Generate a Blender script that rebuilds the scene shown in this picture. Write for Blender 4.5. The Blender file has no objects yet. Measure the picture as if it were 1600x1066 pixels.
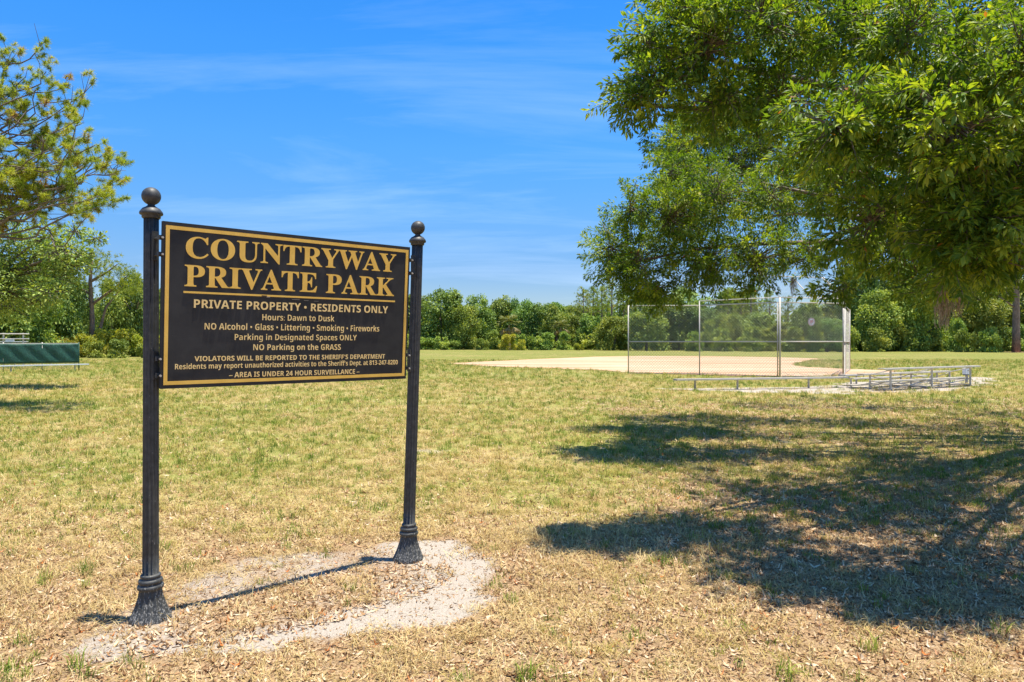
import bpy, math, random
import numpy as np
from mathutils import Vector, Matrix

# ------------------------------------------------------------------ camera, light, exposure
S = bpy.context.scene
COL = S.collection
CAMZ = 1.6
F = 1067.0            # focal length in photograph pixels (24 mm lens)
HY = 534.0            # eye level row of the photograph
cam = bpy.data.cameras.new('camera'); camo = bpy.data.objects.new('camera', cam); COL.objects.link(camo)
cam.sensor_width = 36; cam.lens = 24.0; cam.clip_start = 0.05; cam.clip_end = 3000
cam.shift_y = (HY - 533.0) / 1600
camo.location = (0, 0, CAMZ); camo.rotation_euler = (math.radians(90), 0, 0)
S.camera = camo

SUN_EL, SUN_AZ = math.radians(81), math.radians(92)     # azimuth clockwise from +Y
sd = Vector((math.cos(SUN_EL) * math.sin(SUN_AZ), math.cos(SUN_EL) * math.cos(SUN_AZ), math.sin(SUN_EL)))
sl = bpy.data.lights.new('sun', 'SUN'); so = bpy.data.objects.new('sun', sl); COL.objects.link(so)
sl.energy = 4.6; sl.angle = math.radians(0.53); sl.color = (1.0, 0.94, 0.82)
so.rotation_euler = sd.to_track_quat('Z', 'Y').to_euler()

W = bpy.data.worlds.new('World'); S.world = W; W.use_nodes = True
nt = W.node_tree; nt.nodes.clear()
def wn(t, **k):
    n = nt.nodes.new(t)
    for a, b in k.items(): setattr(n, a, b)
    return n
sky = wn('ShaderNodeTexSky', sky_type='NISHITA', sun_disc=False, sun_elevation=SUN_EL, sun_rotation=SUN_AZ,
         air_density=1.0, dust_density=0.25, ozone_density=4.5, altitude=0)
hsv = wn('ShaderNodeHueSaturation'); hsv.inputs['Saturation'].default_value = 1.36; hsv.inputs['Hue'].default_value = 0.503
nt.links.new(sky.outputs[0], hsv.inputs['Color'])
tc = wn('ShaderNodeTexCoord'); sep = wn('ShaderNodeSeparateXYZ'); nt.links.new(tc.outputs['Generated'], sep.inputs[0])
def wm(op, a, b=None):
    m = wn('ShaderNodeMath', operation=op)
    for i, v in enumerate((a, b)):
        if v is None: continue
        if isinstance(v, (int, float)): m.inputs[i].default_value = v
        else: nt.links.new(v, m.inputs[i])
    return m.outputs[0]
zz = wm('ADD', wm('MAXIMUM', sep.outputs[2], 0.0), 0.16)
px_, py_ = wm('DIVIDE', sep.outputs[0], zz), wm('DIVIDE', sep.outputs[1], zz)
comb = wn('ShaderNodeCombineXYZ'); nt.links.new(px_, comb.inputs[0]); nt.links.new(py_, comb.inputs[1])
mp = wn('ShaderNodeMapping'); mp.inputs['Rotation'].default_value = (0, 0, 0.55); mp.inputs['Scale'].default_value = (0.45, 1.5, 1); mp.inputs['Location'].default_value = (3.1, 1.7, 0)
nt.links.new(comb.outputs[0], mp.inputs[0])
no = wn('ShaderNodeTexNoise'); no.inputs['Scale'].default_value = 1.15; no.inputs['Detail'].default_value = 9; no.inputs['Roughness'].default_value = 0.62; no.inputs['Distortion'].default_value = 0.6
nt.links.new(mp.outputs[0], no.inputs['Vector'])
rp = wn('ShaderNodeValToRGB'); rp.color_ramp.elements[0].position = 0.48; rp.color_ramp.elements[1].position = 0.92
rp.color_ramp.elements[0].color = (0, 0, 0, 1); rp.color_ramp.elements[1].color = (0.32, 0.32, 0.32, 1)
nt.links.new(no.outputs[0], rp.inputs[0])
mx = wn('ShaderNodeMix', data_type='RGBA'); nt.links.new(rp.outputs[0], mx.inputs[0]) 
hz = wn('ShaderNodeValToRGB'); nt.links.new(sep.outputs[2], hz.inputs[0])      # the clear air keeps the low sky blue
for i_, (p_, v_) in enumerate(((0.0, .44), (.10, .53), (.19, .74), (.27, .90), (.38, 1.0))):
    e_ = hz.color_ramp.elements[i_] if i_ < 2 else hz.color_ramp.elements.new(p_)
    e_.position = p_; e_.color = (v_ * .96, v_ * .96, v_ * (1.12 if p_ < .15 else 1), 1)
hm = wn('ShaderNodeMix', data_type='RGBA', blend_type='MULTIPLY'); hm.inputs[0].default_value = 1
nt.links.new(hsv.outputs[0], hm.inputs[6]); nt.links.new(hz.outputs[0], hm.inputs[7]); nt.links.new(hm.outputs[2], mx.inputs[6])
mx.inputs[7].default_value = (4.6, 5.6, 7.2, 1)
bg = wn('ShaderNodeBackground'); bg.inputs[1].default_value = 0.12; nt.links.new(mx.outputs[2], bg.inputs[0])
wo = wn('ShaderNodeOutputWorld'); nt.links.new(bg.outputs[0], wo.inputs[0])
S.view_settings.view_transform = 'Standard'; S.view_settings.look = 'None'
S.view_settings.gamma = 1; S.view_settings.use_curve_mapping = False
S.view_settings.exposure = 1.0
S.render.engine = 'CYCLES'
S.cycles.max_bounces = 8; S.cycles.transparent_max_bounces = 6; S.cycles.transmission_bounces = 5; S.cycles.diffuse_bounces = 4

# ------------------------------------------------------------------ helpers
RNG = np.random.default_rng(7)
def world(px, py, D):
    """a measured spot of the photograph, D metres ahead, as a world position"""
    return np.array([(px - 800) / F * D, D, CAMZ + (HY - py) / F * D])
def ground(px, py):
    D = CAMZ * F / (py - HY); return np.array([(px - 800) / F * D, D, 0.0])

def mesh_np(name, V, faces_list, mats=(), attrs=None, smooth=False):
    """V (n,3); faces_list = list of int arrays (m,k)"""
    me = bpy.data.meshes.new(name)
    V = np.asarray(V, dtype=np.float32)
    faces_list = [np.asarray(f, dtype=np.int32) for f in faces_list if len(f)]
    nl = sum(f.size for f in faces_list); npol = sum(len(f) for f in faces_list)
    me.vertices.add(len(V)); me.vertices.foreach_set('co', V.ravel())
    me.loops.add(nl); me.polygons.add(npol)
    me.loops.foreach_set('vertex_index', np.concatenate([f.ravel() for f in faces_list]))
    tot = np.concatenate([np.full(len(f), f.shape[1], dtype=np.int32) for f in faces_list])
    st = np.concatenate([[0], np.cumsum(tot)[:-1]]).astype(np.int32)
    me.polygons.foreach_set('loop_start', st)
    try: me.polygons.foreach_set('loop_total', tot)
    except Exception: pass
    me.polygons.foreach_set('use_smooth', np.full(npol, smooth))
    for m in mats: me.materials.append(m)
    if attrs:
        for k, (dom, typ, arr) in attrs.items():
            at = me.attributes.new(k, typ, dom)
            at.data.foreach_set('vector' if typ == 'FLOAT_VECTOR' else 'value', np.asarray(arr).ravel())
    me.update(calc_edges=True)
    return me

def tag(o, label=None, cat=None, group=None, kind=None):
    if label: o['label'] = label
    if cat: o['category'] = cat
    if group: o['group'] = group
    if kind: o['kind'] = kind
    return o
def link(name, data, parent=None, loc=(0, 0, 0)):
    o = bpy.data.objects.new(name, data); COL.objects.link(o); o.location = loc
    if parent is not None: o.parent = parent
    return o
def root(name, loc, label, cat, group=None):
    o = link(name, None, None, loc); o.empty_display_size = .2
    return tag(o, label, cat, group)

class MB:
    """collects boxes, tubes and lathes in world coordinates; build() links them as ONE mesh object"""
    def __init__(s): s.V = []; s.Fc = {}; s.n = 0
    def add(s, V, Fs):
        V = np.asarray(V, float).reshape(-1, 3)
        for f in Fs:
            f = np.asarray(f, dtype=np.int32)
            if len(f): s.Fc.setdefault(f.shape[1], []).append(f + s.n)
        s.V.append(V); s.n += len(V)
        return s
    def box(s, c, sx, sy, sz, yaw=0, M=None):
        B = np.array([[x, y, z] for x in (-.5, .5) for y in (-.5, .5) for z in (-.5, .5)]) * [sx, sy, sz]
        if M is None:
            a, b = math.cos(yaw), math.sin(yaw); M = np.array([[a, -b, 0], [b, a, 0], [0, 0, 1]])
        return s.add(B @ np.asarray(M).T + c, [[[0, 1, 3, 2], [4, 6, 7, 5], [0, 4, 5, 1], [2, 3, 7, 6], [0, 2, 6, 4], [1, 5, 7, 3]]])
    def tube(s, P, r, n=8, cap=True):
        P = np.asarray(P, float); m = len(P)
        r = np.broadcast_to(np.asarray(r, float), (m,))
        T = np.gradient(P, axis=0); T /= np.linalg.norm(T, axis=1)[:, None] + 1e-9
        up = np.array([0, 0, 1.]) if abs(T[0][2]) < .9 else np.array([1., 0, 0])
        V = []
        for i in range(m):
            a = np.cross(T[i], up); a /= np.linalg.norm(a) + 1e-9; b = np.cross(T[i], a)
            up = -np.cross(T[i], a) if False else up
            th = np.arange(n) / n * 2 * math.pi
            V.append(P[i] + r[i] * (np.cos(th)[:, None] * a + np.sin(th)[:, None] * b))
        V = np.concatenate(V)
        q = [[i * n + j, i * n + (j + 1) % n, (i + 1) * n + (j + 1) % n, (i + 1) * n + j] for i in range(m - 1) for j in range(n)]
        s.add(V, [q])
        if cap:
            s.Fc.setdefault(n, []).append(np.array([list(range(n))[::-1], list(range((m - 1) * n, m * n))], dtype=np.int32) + s.n - m * n)
        return s
    def lathe(s, c, prof, n=24, flute=0, lean=(0, 0)):
        """prof: list of (r, z, fluteamp)"""
        th = np.arange(n) / n * 2 * math.pi; V = []
        for p in prof:
            r, z = p[0], p[1]; fa = p[2] if len(p) > 2 else 0
            rr = r - fa * (.5 + .5 * np.cos(th * flute)) if flute else np.full(n, r)
            V.append(np.stack([c[0] + lean[0] * z + rr * np.cos(th), c[1] + lean[1] * z + rr * np.sin(th), np.full(n, c[2] + z)], 1))
        m = len(prof)
        q = [[i * n + j, i * n + (j + 1) % n, (i + 1) * n + (j + 1) % n, (i + 1) * n + j] for i in range(m - 1) for j in range(n)]
        s.add(np.concatenate(V), [q])
        s.Fc.setdefault(n, []).append(np.array([list(range(n))[::-1], list(range((m - 1) * n, m * n))], dtype=np.int32) + s.n - m * n)
        return s
    def mesh(s, name, mats=(), off=(0, 0, 0), smooth=False):
        return mesh_np(name, np.concatenate(s.V) - np.asarray(off), [np.concatenate(v) for v in s.Fc.values()], mats, smooth=smooth)
    def build(s, name, mat, parent=None, rootloc=None, smooth=False):
        off = (0, 0, 0)
        if parent is not None:
            p = parent
            while p.parent is not None: p = p.parent
            off = tuple(p.location)
        o = link(name, s.mesh(name, [mat], off, smooth), parent)
        if smooth:
            pass
        return o

def vnoise(x, y, seed=0):
    """smooth value noise in 0..1"""
    x = np.asarray(x, float); y = np.asarray(y, float)
    xi, yi = np.floor(x).astype(np.int64), np.floor(y).astype(np.int64); fx, fy = x - xi, y - yi
    fx, fy = fx * fx * (3 - 2 * fx), fy * fy * (3 - 2 * fy)
    def h(a, b):
        n = (a * 374761393 + b * 668265263 + seed * 1442695041) & 0x7fffffff
        n = ((n ^ (n >> 13)) * 1274126177) & 0x7fffffff
        return ((n ^ (n >> 16)) & 0xffff) / 65535.0
    return (h(xi, yi) * (1 - fx) + h(xi + 1, yi) * fx) * (1 - fy) + (h(xi, yi + 1) * (1 - fx) + h(xi + 1, yi + 1) * fx) * fy
def fbm(x, y, s, seed=0, oct=4):
    t = 0; a = 1; tt = 0
    for i in range(oct):
        t = t + a * vnoise(np.asarray(x) * s * 2 ** i, np.asarray(y) * s * 2 ** i, seed + i); tt += a; a *= .55
    return t / tt
def sstep(a, b, x): t = np.clip((x - a) / (b - a), 0, 1); return t * t * (3 - 2 * t)

# ------------------------------------------------------------------ materials
def newmat(name):
    m = bpy.data.materials.new(name); m.use_nodes = True; m.node_tree.nodes.clear()
    return m, m.node_tree
def N(t, typ, **k):
    n = t.nodes.new(typ)
    for a, b in k.items(): setattr(n, a, b)
    return n
def ramp(t, src, stops):
    r = N(t, 'ShaderNodeValToRGB'); e = r.color_ramp.elements
    while len(e) < len(stops): e.new(.5)
    for i, (p, c) in enumerate(stops):
        e[i].position = p; e[i].color = (*c, 1) if len(c) == 3 else c
    t.links.new(src, r.inputs[0]); return r.outputs[0]
def mixc(t, f, a, b, mode='MIX'):
    m = N(t, 'ShaderNodeMix', data_type='RGBA', blend_type=mode)
    for i, v in ((0, f), (6, a), (7, b)):
        if isinstance(v, (int, float)): m.inputs[i].default_value = v
        elif isinstance(v, tuple): m.inputs[i].default_value = (*v, 1)
        else: t.links.new(v, m.inputs[i])
    return m.outputs[2]
def math_(t, op, a, b=0.0, c=None, clamp=False):
    m = N(t, 'ShaderNodeMath', operation=op, use_clamp=clamp)
    for i, v in enumerate((a, b, c)):
        if v is None: continue
        if isinstance(v, (int, float)): m.inputs[i].default_value = v
        else: t.links.new(v, m.inputs[i])
    return m.outputs[0]
def noise(t, scale, detail=4, rough=.55, vec=None, coord='Object', stretch=None, dist=0):
    if vec is None:
        c = N(t, 'ShaderNodeTexCoord'); vec = c.outputs[coord]
    if stretch:
        mp = N(t, 'ShaderNodeMapping'); mp.inputs['Scale'].default_value = stretch; t.links.new(vec, mp.inputs[0]); vec = mp.outputs[0]
    n = N(t, 'ShaderNodeTexNoise'); n.inputs['Scale'].default_value = scale; n.inputs['Detail'].default_value = detail
    n.inputs['Roughness'].default_value = rough; n.inputs['Distortion'].default_value = dist
    t.links.new(vec, n.inputs['Vector']); return n.outputs[0]
def finish(t, col, rough=.6, metal=0., bump=None, bstr=.3, bdist=.01, trans=None, transcol=None, spec=.5):
    p = N(t, 'ShaderNodeBsdfPrincipled')
    if isinstance(col, tuple): p.inputs['Base Color'].default_value = (*col, 1)
    else: t.links.new(col, p.inputs['Base Color'])
    if isinstance(rough, (int, float)): p.inputs['Roughness'].default_value = rough
    else: t.links.new(rough, p.inputs['Roughness'])
    p.inputs['Metallic'].default_value = metal; p.inputs['Specular IOR Level'].default_value = spec
    if bump is not None:
        b = N(t, 'ShaderNodeBump'); b.inputs['Strength'].default_value = bstr; b.inputs['Distance'].default_value = bdist
        t.links.new(bump, b.inputs['Height']); t.links.new(b.outputs[0], p.inputs['Normal'])
    out = N(t, 'ShaderNodeOutputMaterial'); sh = p.outputs[0]
    if trans:
        tr = N(t, 'ShaderNodeBsdfTranslucent'); t.links.new(transcol, tr.inputs[0])
        ms = N(t, 'ShaderNodeMixShader'); ms.inputs[0].default_value = trans
        t.links.new(sh, ms.inputs[1]); t.links.new(tr.outputs[0], ms.inputs[2]); sh = ms.outputs[0]
    t.links.new(sh, out.inputs[0])

def plain(name, c1, c2, scale=20, rough=.6, metal=0., bstr=0., bdist=.005, spec=.5, coord='Object', stretch=None):
    m, t = newmat(name)
    n = noise(t, scale, 5, .6, coord=coord, stretch=stretch)
    finish(t, ramp(t, n, [(.3, c1), (.7, c2)]), rough, metal, n if bstr else None, bstr, bdist, spec=spec)
    return m

def leafmat(name, dark, mid, bright, trans=.35, rough=.45, spec=.4, objvar=0.0, odd=None):
    """leaf colour from a per-leaf tint, plus a per-object shift of hue and value"""
    m, t = newmat(name)
    a = N(t, 'ShaderNodeAttribute', attribute_name='tint')
    stops = [(.0, dark), (.5, mid), (.93, bright)]
    if odd: stops += [(.97, odd)]
    col = ramp(t, a.outputs['Fac'], stops)
    if objvar:
        oi = N(t, 'ShaderNodeObjectInfo')
        h = N(t, 'ShaderNodeHueSaturation'); t.links.new(col, h.inputs['Color'])
        t.links.new(math_(t, 'MULTIPLY_ADD', oi.outputs['Random'], objvar * .10, .485 - objvar * .05), h.inputs['Hue'])
        r2 = math_(t, 'FRACT', math_(t, 'MULTIPLY', oi.outputs['Random'], 7.31))
        t.links.new(math_(t, 'MULTIPLY_ADD', r2, objvar, 1 - objvar * .5), h.inputs['Value'])
        col = h.outputs[0]
    tcn = mixc(t, 1.0, col, (1.7, 1.6, .5), 'MULTIPLY')
    finish(t, col, rough, 0, trans=trans, transcol=tcn, spec=spec)
    return m

M = {}
M['oak'] = leafmat('oak leaf green', (.036, .082, .010), (.13, .22, .020), (.40, .45, .045), .42, .50, .32, 0, (.30, .12, .03))
M['broad'] = leafmat('broadleaf green', (.045, .10, .025), (.155, .265, .055), (.36, .45, .11), .22, .55, .3, .42)
M['lightbroad'] = leafmat('yellowish broadleaf green', (.07, .14, .03), (.21, .315, .06), (.44, .50, .12), .24, .6, .25, .4)
M['shrub'] = leafmat('shrub green', (.12, .17, .025), (.28, .33, .045), (.50, .45, .06), .36, .55, .3, .4)
M['pineneedle'] = leafmat('pine needle green', (.09, .16, .022), (.20, .29, .035), (.36, .41, .06), .40, .5, .3, .25, (.28, .16, .06))
M['frond'] = leafmat('palm frond', (.09, .13, .03), (.19, .22, .05), (.34, .27, .10), .2, .5, .4, .2)
M['wood'] = leafmat('distant wood green', (.07, .115, .03), (.14, .20, .045), (.22, .28, .07), .3, .7, .2)
M['bark'] = plain('grey brown bark', (.10, .075, .055), (.26, .21, .165), 9, .9, bstr=.8, bdist=.03, stretch=(1, 1, .25))
M['pinebark'] = plain('reddish pine bark', (.13, .075, .05), (.33, .22, .16), 7, .9, bstr=.8, bdist=.03, stretch=(1, 1, .3))
M['twig'] = plain('twig bark', (.09, .07, .05), (.20, .16, .12), 30, .9)
M['moss'] = plain('dry grey brown moss', (.22, .17, .10), (.46, .38, .24), 60, .95)
M['galv'] = plain('galvanised steel', (.42, .38, .31), (.60, .55, .45), 14, .55, .05, spec=.5)
M['galvdirty'] = plain('weathered galvanised steel', (.30, .26, .20), (.52, .49, .43), 6, .55, .2)
M['wire'] = plain('galvanised wire', (.27, .26, .235), (.40, .385, .35), 5, .55, .1)
M['alu'] = plain('weathered aluminium plank', (.52, .47, .38), (.70, .64, .53), 8, .5, .05, stretch=(.3, 1, 1))
M['white'] = plain('white painted metal', (.66, .66, .64), (.80, .80, .78), 20, .5)
M['red'] = plain('faded red print', (.55, .12, .10), (.65, .22, .18), 30, .6)
M['darkgrey'] = plain('dark rubber', (.04, .04, .04), (.08, .08, .08), 20, .7)
M['leafdry'] = None

def post_mat():
    m, t = newmat('black powder coat with dust')
    n = noise(t, 30, 6, .65); n2 = noise(t, 140, 3, .6, stretch=(1, 1, .35))
    tcg = N(t, 'ShaderNodeTexCoord'); sp = N(t, 'ShaderNodeSeparateXYZ'); t.links.new(tcg.outputs['Object'], sp.inputs[0])
    low = math_(t, 'SUBTRACT', 1.0, math_(t, 'MULTIPLY', sp.outputs[2], 1.3), clamp=True)     # splashed sand on the lower post
    low = math_(t, 'MULTIPLY_ADD', math_(t, 'POWER', low, 3.0), .16, 0.0)
    sp2 = math_(t, 'GREATER_THAN', math_(t, 'ADD', n2, low), .70)
    base = ramp(t, n, [(.35, (.030, .031, .028)), (.7, (.072, .072, .066))])
    col = mixc(t, math_(t, 'MULTIPLY', sp2, .55), base, (.42, .40, .36))
    rg = math_(t, 'MULTIPLY_ADD', n, .3, .36)
    finish(t, col, rg, 0, n2, .15, .002, spec=.4)
    return m
M['post'] = post_mat()
def panel_mat():
    m, t = newmat('weathered black sign face')
    n = noise(t, 6, 6, .65); n2 = noise(t, 160, 3, .6)
    base = ramp(t, n, [(.3, (.022, .022, .021)), (.75, (.046, .045, .041))])
    sp2 = math_(t, 'GREATER_THAN', n2, .76)
    col = mixc(t, math_(t, 'MULTIPLY', sp2, .35), base, (.30, .29, .27))
    finish(t, col, .62, 0, n2, .12, .001, spec=.3)
    return m
M['panel'] = panel_mat()
M['gold'] = plain('gold sign paint', (.84, .50, .085), (.95, .60, .12), 12, .5, spec=.3)
M['paletext'] = plain('pale gold sign paint', (.90, .64, .24), (.97, .72, .30), 12, .5, spec=.3)

def tarp_mat():
    m, t = newmat('green windscreen mesh')
    n = noise(t, 7, 6, .7, stretch=(1, 1, .5)); n2 = noise(t, 45, 4, .7)
    col = ramp(t, n, [(.3, (.006, .042, .026)), (.6, (.012, .082, .048)), (.85, (.04, .14, .09))])
    col = mixc(t, math_(t, 'MULTIPLY', math_(t, 'GREATER_THAN', n2, .6), .5), col, (.09, .19, .15))
    finish(t, col, .6, 0, n, .8, .05)
    return m
M['tarp'] = tarp_mat()

def ground_mat():
    m, t = newmat('dry summer grass')
    c = N(t, 'ShaderNodeTexCoord'); vec = c.outputs['Object']
    def at(nm): return N(t, 'ShaderNodeAttribute', attribute_name=nm).outputs['Fac']
    fine = noise(t, 55, 5, .75, vec); mid = noise(t, 9, 5, .7, vec); big = noise(t, .35, 5, .6, vec, stretch=(.5, 1, 1))
    straw = ramp(t, fine, [(.34, (.12, .08, .03)), (.5, (.36, .275, .11)), (.66, (.55, .435, .18))])
    grn = ramp(t, fine, [(.34, (.08, .095, .02)), (.5, (.23, .225, .055)), (.66, (.40, .37, .11))])
    g = math_(t, 'ADD', at('green'), math_(t, 'MULTIPLY_ADD', mid, 1.6, -.8))
    band = noise(t, .11, 4, .6, vec, stretch=(.18, 1, 1))
    gf = math_(t, 'ADD', math_(t, 'ADD', g, math_(t, 'MULTIPLY_ADD', big, 1.0, -.5)), math_(t, 'MULTIPLY_ADD', band, 1.4, -.62))
    gr = ramp(t, gf, [(.30, (0, 0, 0)), (.75, (1, 1, 1))])
    col = mixc(t, gr, straw, grn)
    cs_ = N(t, 'ShaderNodeSeparateXYZ'); t.links.new(vec, cs_.inputs[0])
    # mown outfield's duller tone, plus shade between unbuilt blades put into the colour
    of = math_(t, 'MULTIPLY_ADD', cs_.outputs[1], 1 / 30, -.6, clamp=True)
    col = mixc(t, math_(t, 'MULTIPLY', of, .9), col, mixc(t, 1.0, col, (.74, .78, .66), 'MULTIPLY'))
    # bare leaf-littered earth
    lit = ramp(t, noise(t, 90, 4, .8, vec), [(.35, (.11, .06, .03)), (.5, (.31, .20, .105)), (.68, (.56, .42, .25))])
    lf = ramp(t, math_(t, 'ADD', at('litter'), math_(t, 'MULTIPLY_ADD', mid, .8, -.4)), [(.35, (0, 0, 0)), (.65, (1, 1, 1))])
    col = mixc(t, lf, col, lit)
    sandc = ramp(t, noise(t, 120, 4, .7, vec), [(.3, (.20, .15, .11)), (.5, (.40, .345, .275)), (.75, (.50, .45, .38))])
    sf = ramp(t, math_(t, 'ADD', at('sand'), math_(t, 'MULTIPLY_ADD', math_(t, 'MULTIPLY_ADD', noise(t, 90, 4, .8, vec), .65, math_(t, 'MULTIPLY', noise(t, 14, 4, .7, vec), .35)), 1.5, -.75)), [(.34, (0, 0, 0)), (.62, (1, 1, 1))])
    col = mixc(t, sf, col, sandc)
    h = math_(t, 'ADD', math_(t, 'MULTIPLY', fine, .6), mid)
    finish(t, col, .95, 0, h, .7, .03, spec=.1)
    return m
M['ground'] = ground_mat()
def clay_mat():
    m, t = newmat('pale infield clay')
    n = noise(t, .35, 6, .7, stretch=(.15, 1, 1)); f = noise(t, 8, 5, .8)
    col = ramp(t, math_(t, 'MULTIPLY_ADD', f, .3, math_(t, 'MULTIPLY', n, .7)), [(.38, (.34, .19, .10)), (.5, (.47, .30, .175)), (.62, (.58, .42, .29))])
    finish(t, col, .95, 0, f, .4, .02, spec=.1); return m
M['clay'] = clay_mat()
M['redclay'] = plain('reddish clay', (.36, .19, .10), (.52, .31, .18), 6, .95, bstr=.6, bdist=.02)
def sand_mat():
    m, t = newmat('white sand')
    n = noise(t, 3, 6, .75); f = noise(t, 22, 4, .7)
    col = ramp(t, math_(t, 'MULTIPLY_ADD', f, .5, math_(t, 'MULTIPLY', n, .5)), [(.36, (.30, .23, .16)), (.46, (.56, .50, .42)), (.7, (.72, .68, .61))])
    finish(t, col, .95, 0, f, .4, .02, spec=.1); return m
M['sand'] = sand_mat()
M['concrete'] = plain('grey concrete', (.36, .34, .31), (.50, .48, .45), 15, .9, bstr=.3)

def blade_mat(name, stops, trans=.25):
    m, t = newmat(name)
    a = N(t, 'ShaderNodeAttribute', attribute_name='tint'); oi = N(t, 'ShaderNodeObjectInfo')
    f = math_(t, 'ADD', math_(t, 'MULTIPLY', a.outputs['Fac'], .6), math_(t, 'MULTIPLY', oi.outputs['Random'], .4))
    col = ramp(t, f, stops)
    finish(t, col, .75, 0, trans=trans, transcol=col, spec=.15)
    return m
M['straw'] = blade_mat('dry straw', [(.05, (.16, .10, .04)), (.3, (.40, .275, .10)), (.65, (.63, .475, .20)), (.95, (.78, .64, .34))])
M['strawgreen'] = blade_mat('half dry grass', [(.05, (.20, .16, .035)), (.4, (.38, .32, .07)), (.7, (.50, .41, .11)), (.95, (.64, .51, .20))])
M['green'] = blade_mat('green grass blade', [(.05, (.07, .12, .02)), (.45, (.17, .25, .03)), (.75, (.30, .36, .05)), (.95, (.46, .46, .11))], .35)
M['litter'] = blade_mat('dead leaf', [(.05, (.045, .022, .012)), (.25, (.14, .07, .03)), (.48, (.33, .18, .08)), (.70, (.54, .36, .19)), (.9, (.76, .60, .40)), (.96, (.52, .17, .04))], .15)

# ------------------------------------------------------------------ ground
def lines(a, b, fine_a, fine_b, step, growth=1.09):
    L = list(np.arange(fine_a, fine_b + 1e-6, step)); s = step; x = L[-1]
    while x < b: s *= growth; x += s; L.append(x)
    s = step; x = L[0]
    while x > a: s *= growth; x -= s; L.insert(0, x)
    return np.array(L)
gx = lines(-900, 900, -5.5, 21, .125); gy = lines(-300, 1100, 2.2, 28, .125)
GX, GY = np.meshgrid(gx, gy)
# the worn sand ring beneath the sign: long axis along the sign
SC = np.array([-1.18, 4.28]); SA = math.radians(39)
def patch_coords(x, y):
    dx, dy = x - SC[0], y - SC[1]
    u = dx * math.cos(SA) + dy * math.sin(SA); v = -dx * math.sin(SA) + dy * math.cos(SA)
    return u, v
STRIP = [(1030, 607.5), (1090, 605.5), (1150, 606), (1200, 605), (1270, 603), (1310, 599), (1340, 597), (1400, 597), (1470, 592), (1530, 588), (1575, 593), (1560, 600), (1500, 608), (1440, 612), (1385, 614), (1330, 615), (1260, 615.5), (1200, 613), (1120, 611.5), (1050, 610)]
def segdist(x, y, poly):
    d = np.full(np.shape(x), 1e9); r = np.zeros(np.shape(x), bool); n = len(poly)
    for i in range(n):
        x0, y0 = poly[i][:2]; x1, y1 = poly[(i + 1) % n][:2]; L2 = (x1 - x0) ** 2 + (y1 - y0) ** 2 + 1e-12
        t = np.clip(((x - x0) * (x1 - x0) + (y - y0) * (y1 - y0)) / L2, 0, 1); d = np.minimum(d, np.hypot(x - x0 - t * (x1 - x0), y - y0 - t * (y1 - y0)))
        r ^= ((y0 > y) != (y1 > y)) & (x < (x1 - x0) * (y - y0) / (y1 - y0 + 1e-12) + x0)
    return np.where(r, -d, d)
SPOLY = [ground(*p) for p in STRIP]
def strip(x, y):
    return sstep(.25, -.35, segdist(x, y, SPOLY) + (fbm(x, y, 1.1, 44) - .5) * 1.6) * (.35 + .62 * fbm(x, y, 1.8, 46, 3))
SIGNPATCH = [ground(*p) for p in [(122, 1008), (140, 982), (190, 958), (240, 925), (300, 893), (370, 872), (460, 862), (560, 856), (640, 846), (700, 843), (765, 858), (790, 876), (786, 905), (752, 938), (690, 963), (600, 988), (490, 1010), (380, 1024), (270, 1036), (170, 1034)]]
def sandmask(x, y):
    x = np.asarray(x, float); y = np.asarray(y, float)
    d = np.full(x.shape, 9.0); k = (np.abs(x + 1.2) < 3) & (y > 2) & (y < 7)
    if k.any(): d[k] = segdist(x[k], y[k], SIGNPATCH)
    d = d + (fbm(x, y, 2.2, 3) - .5) * .42 + (fbm(x, y, 7.0, 9, 3) - .5) * .20
    u, v = patch_coords(x, y)
    inside = sstep(.12, -.12, d)
    core = sstep(1.35, .55, np.sqrt(((u + .15) / .95) ** 2 + ((v - .02) / .36) ** 2))
    back = sstep(.10, .45, v) * .45 * sstep(1.2, .6, u)
    m = inside * np.clip(1.0 - .58 * core - back, 0, 1) * (.44 + .86 * fbm(x, y, 5.0, 17, 4))
    m = np.maximum(m, strip(x, y))
    spots = sstep(.76, .84, fbm(x, y, .9, 11)) * .5 * (y < 14)
    return np.clip(np.maximum(m, spots), 0, 1)
def shade_zone(x, y):   # where the oak drops its leaves
    return sstep(0, 2.5, x - .3) * sstep(22, 17, y) * sstep(3.0, 4.0, y)
def littermask(x, y):
    u, v = patch_coords(x, y)
    r = np.sqrt((u / 1.75) ** 2 + (v / .95) ** 2)
    core = sstep(1.35, .75, r)
    near = sstep(9.5, 3.5, y) * .66
    return np.clip(np.maximum(core * .9, near + .50 * shade_zone(x, y)) + (fbm(x, y, 1.3, 21) - .5) * .5, 0, 1)
def greenmask(x, y):
    u, v = patch_coords(x, y); r = np.sqrt((u / 2.3) ** 2 + (v / 1.5) ** 2)
    g = .10 + .24 * sstep(3.5, 9, y) + .26 * shade_zone(x, y) * sstep(4, 7, y) + (fbm(x, y, .55, 31) - .5) * .7 + (fbm(x, y, 2.3, 37, 3) - .5) * .5
    g += .08 * sstep(0, -3, x) * sstep(5, 8, y) * sstep(30, 14, y)
    g += .12 * sstep(5, 6.5, y) + .20 * sstep(20, 40, y)
    return np.clip(g * sstep(.7, 1.1, r), 0, 1)
fade = np.exp(-np.maximum(0, GY - 12) / 12)
GZ = (fbm(GX, GY, 1.6, 5) - .5) * .035 * np.exp(-np.maximum(0, np.abs(GX) - 8) / 10) * fade
u_, v_ = patch_coords(GX, GY)
GZ -= .012
nyy, nxx = GX.shape
idx = np.arange(nyy * nxx).reshape(nyy, nxx)
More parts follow.
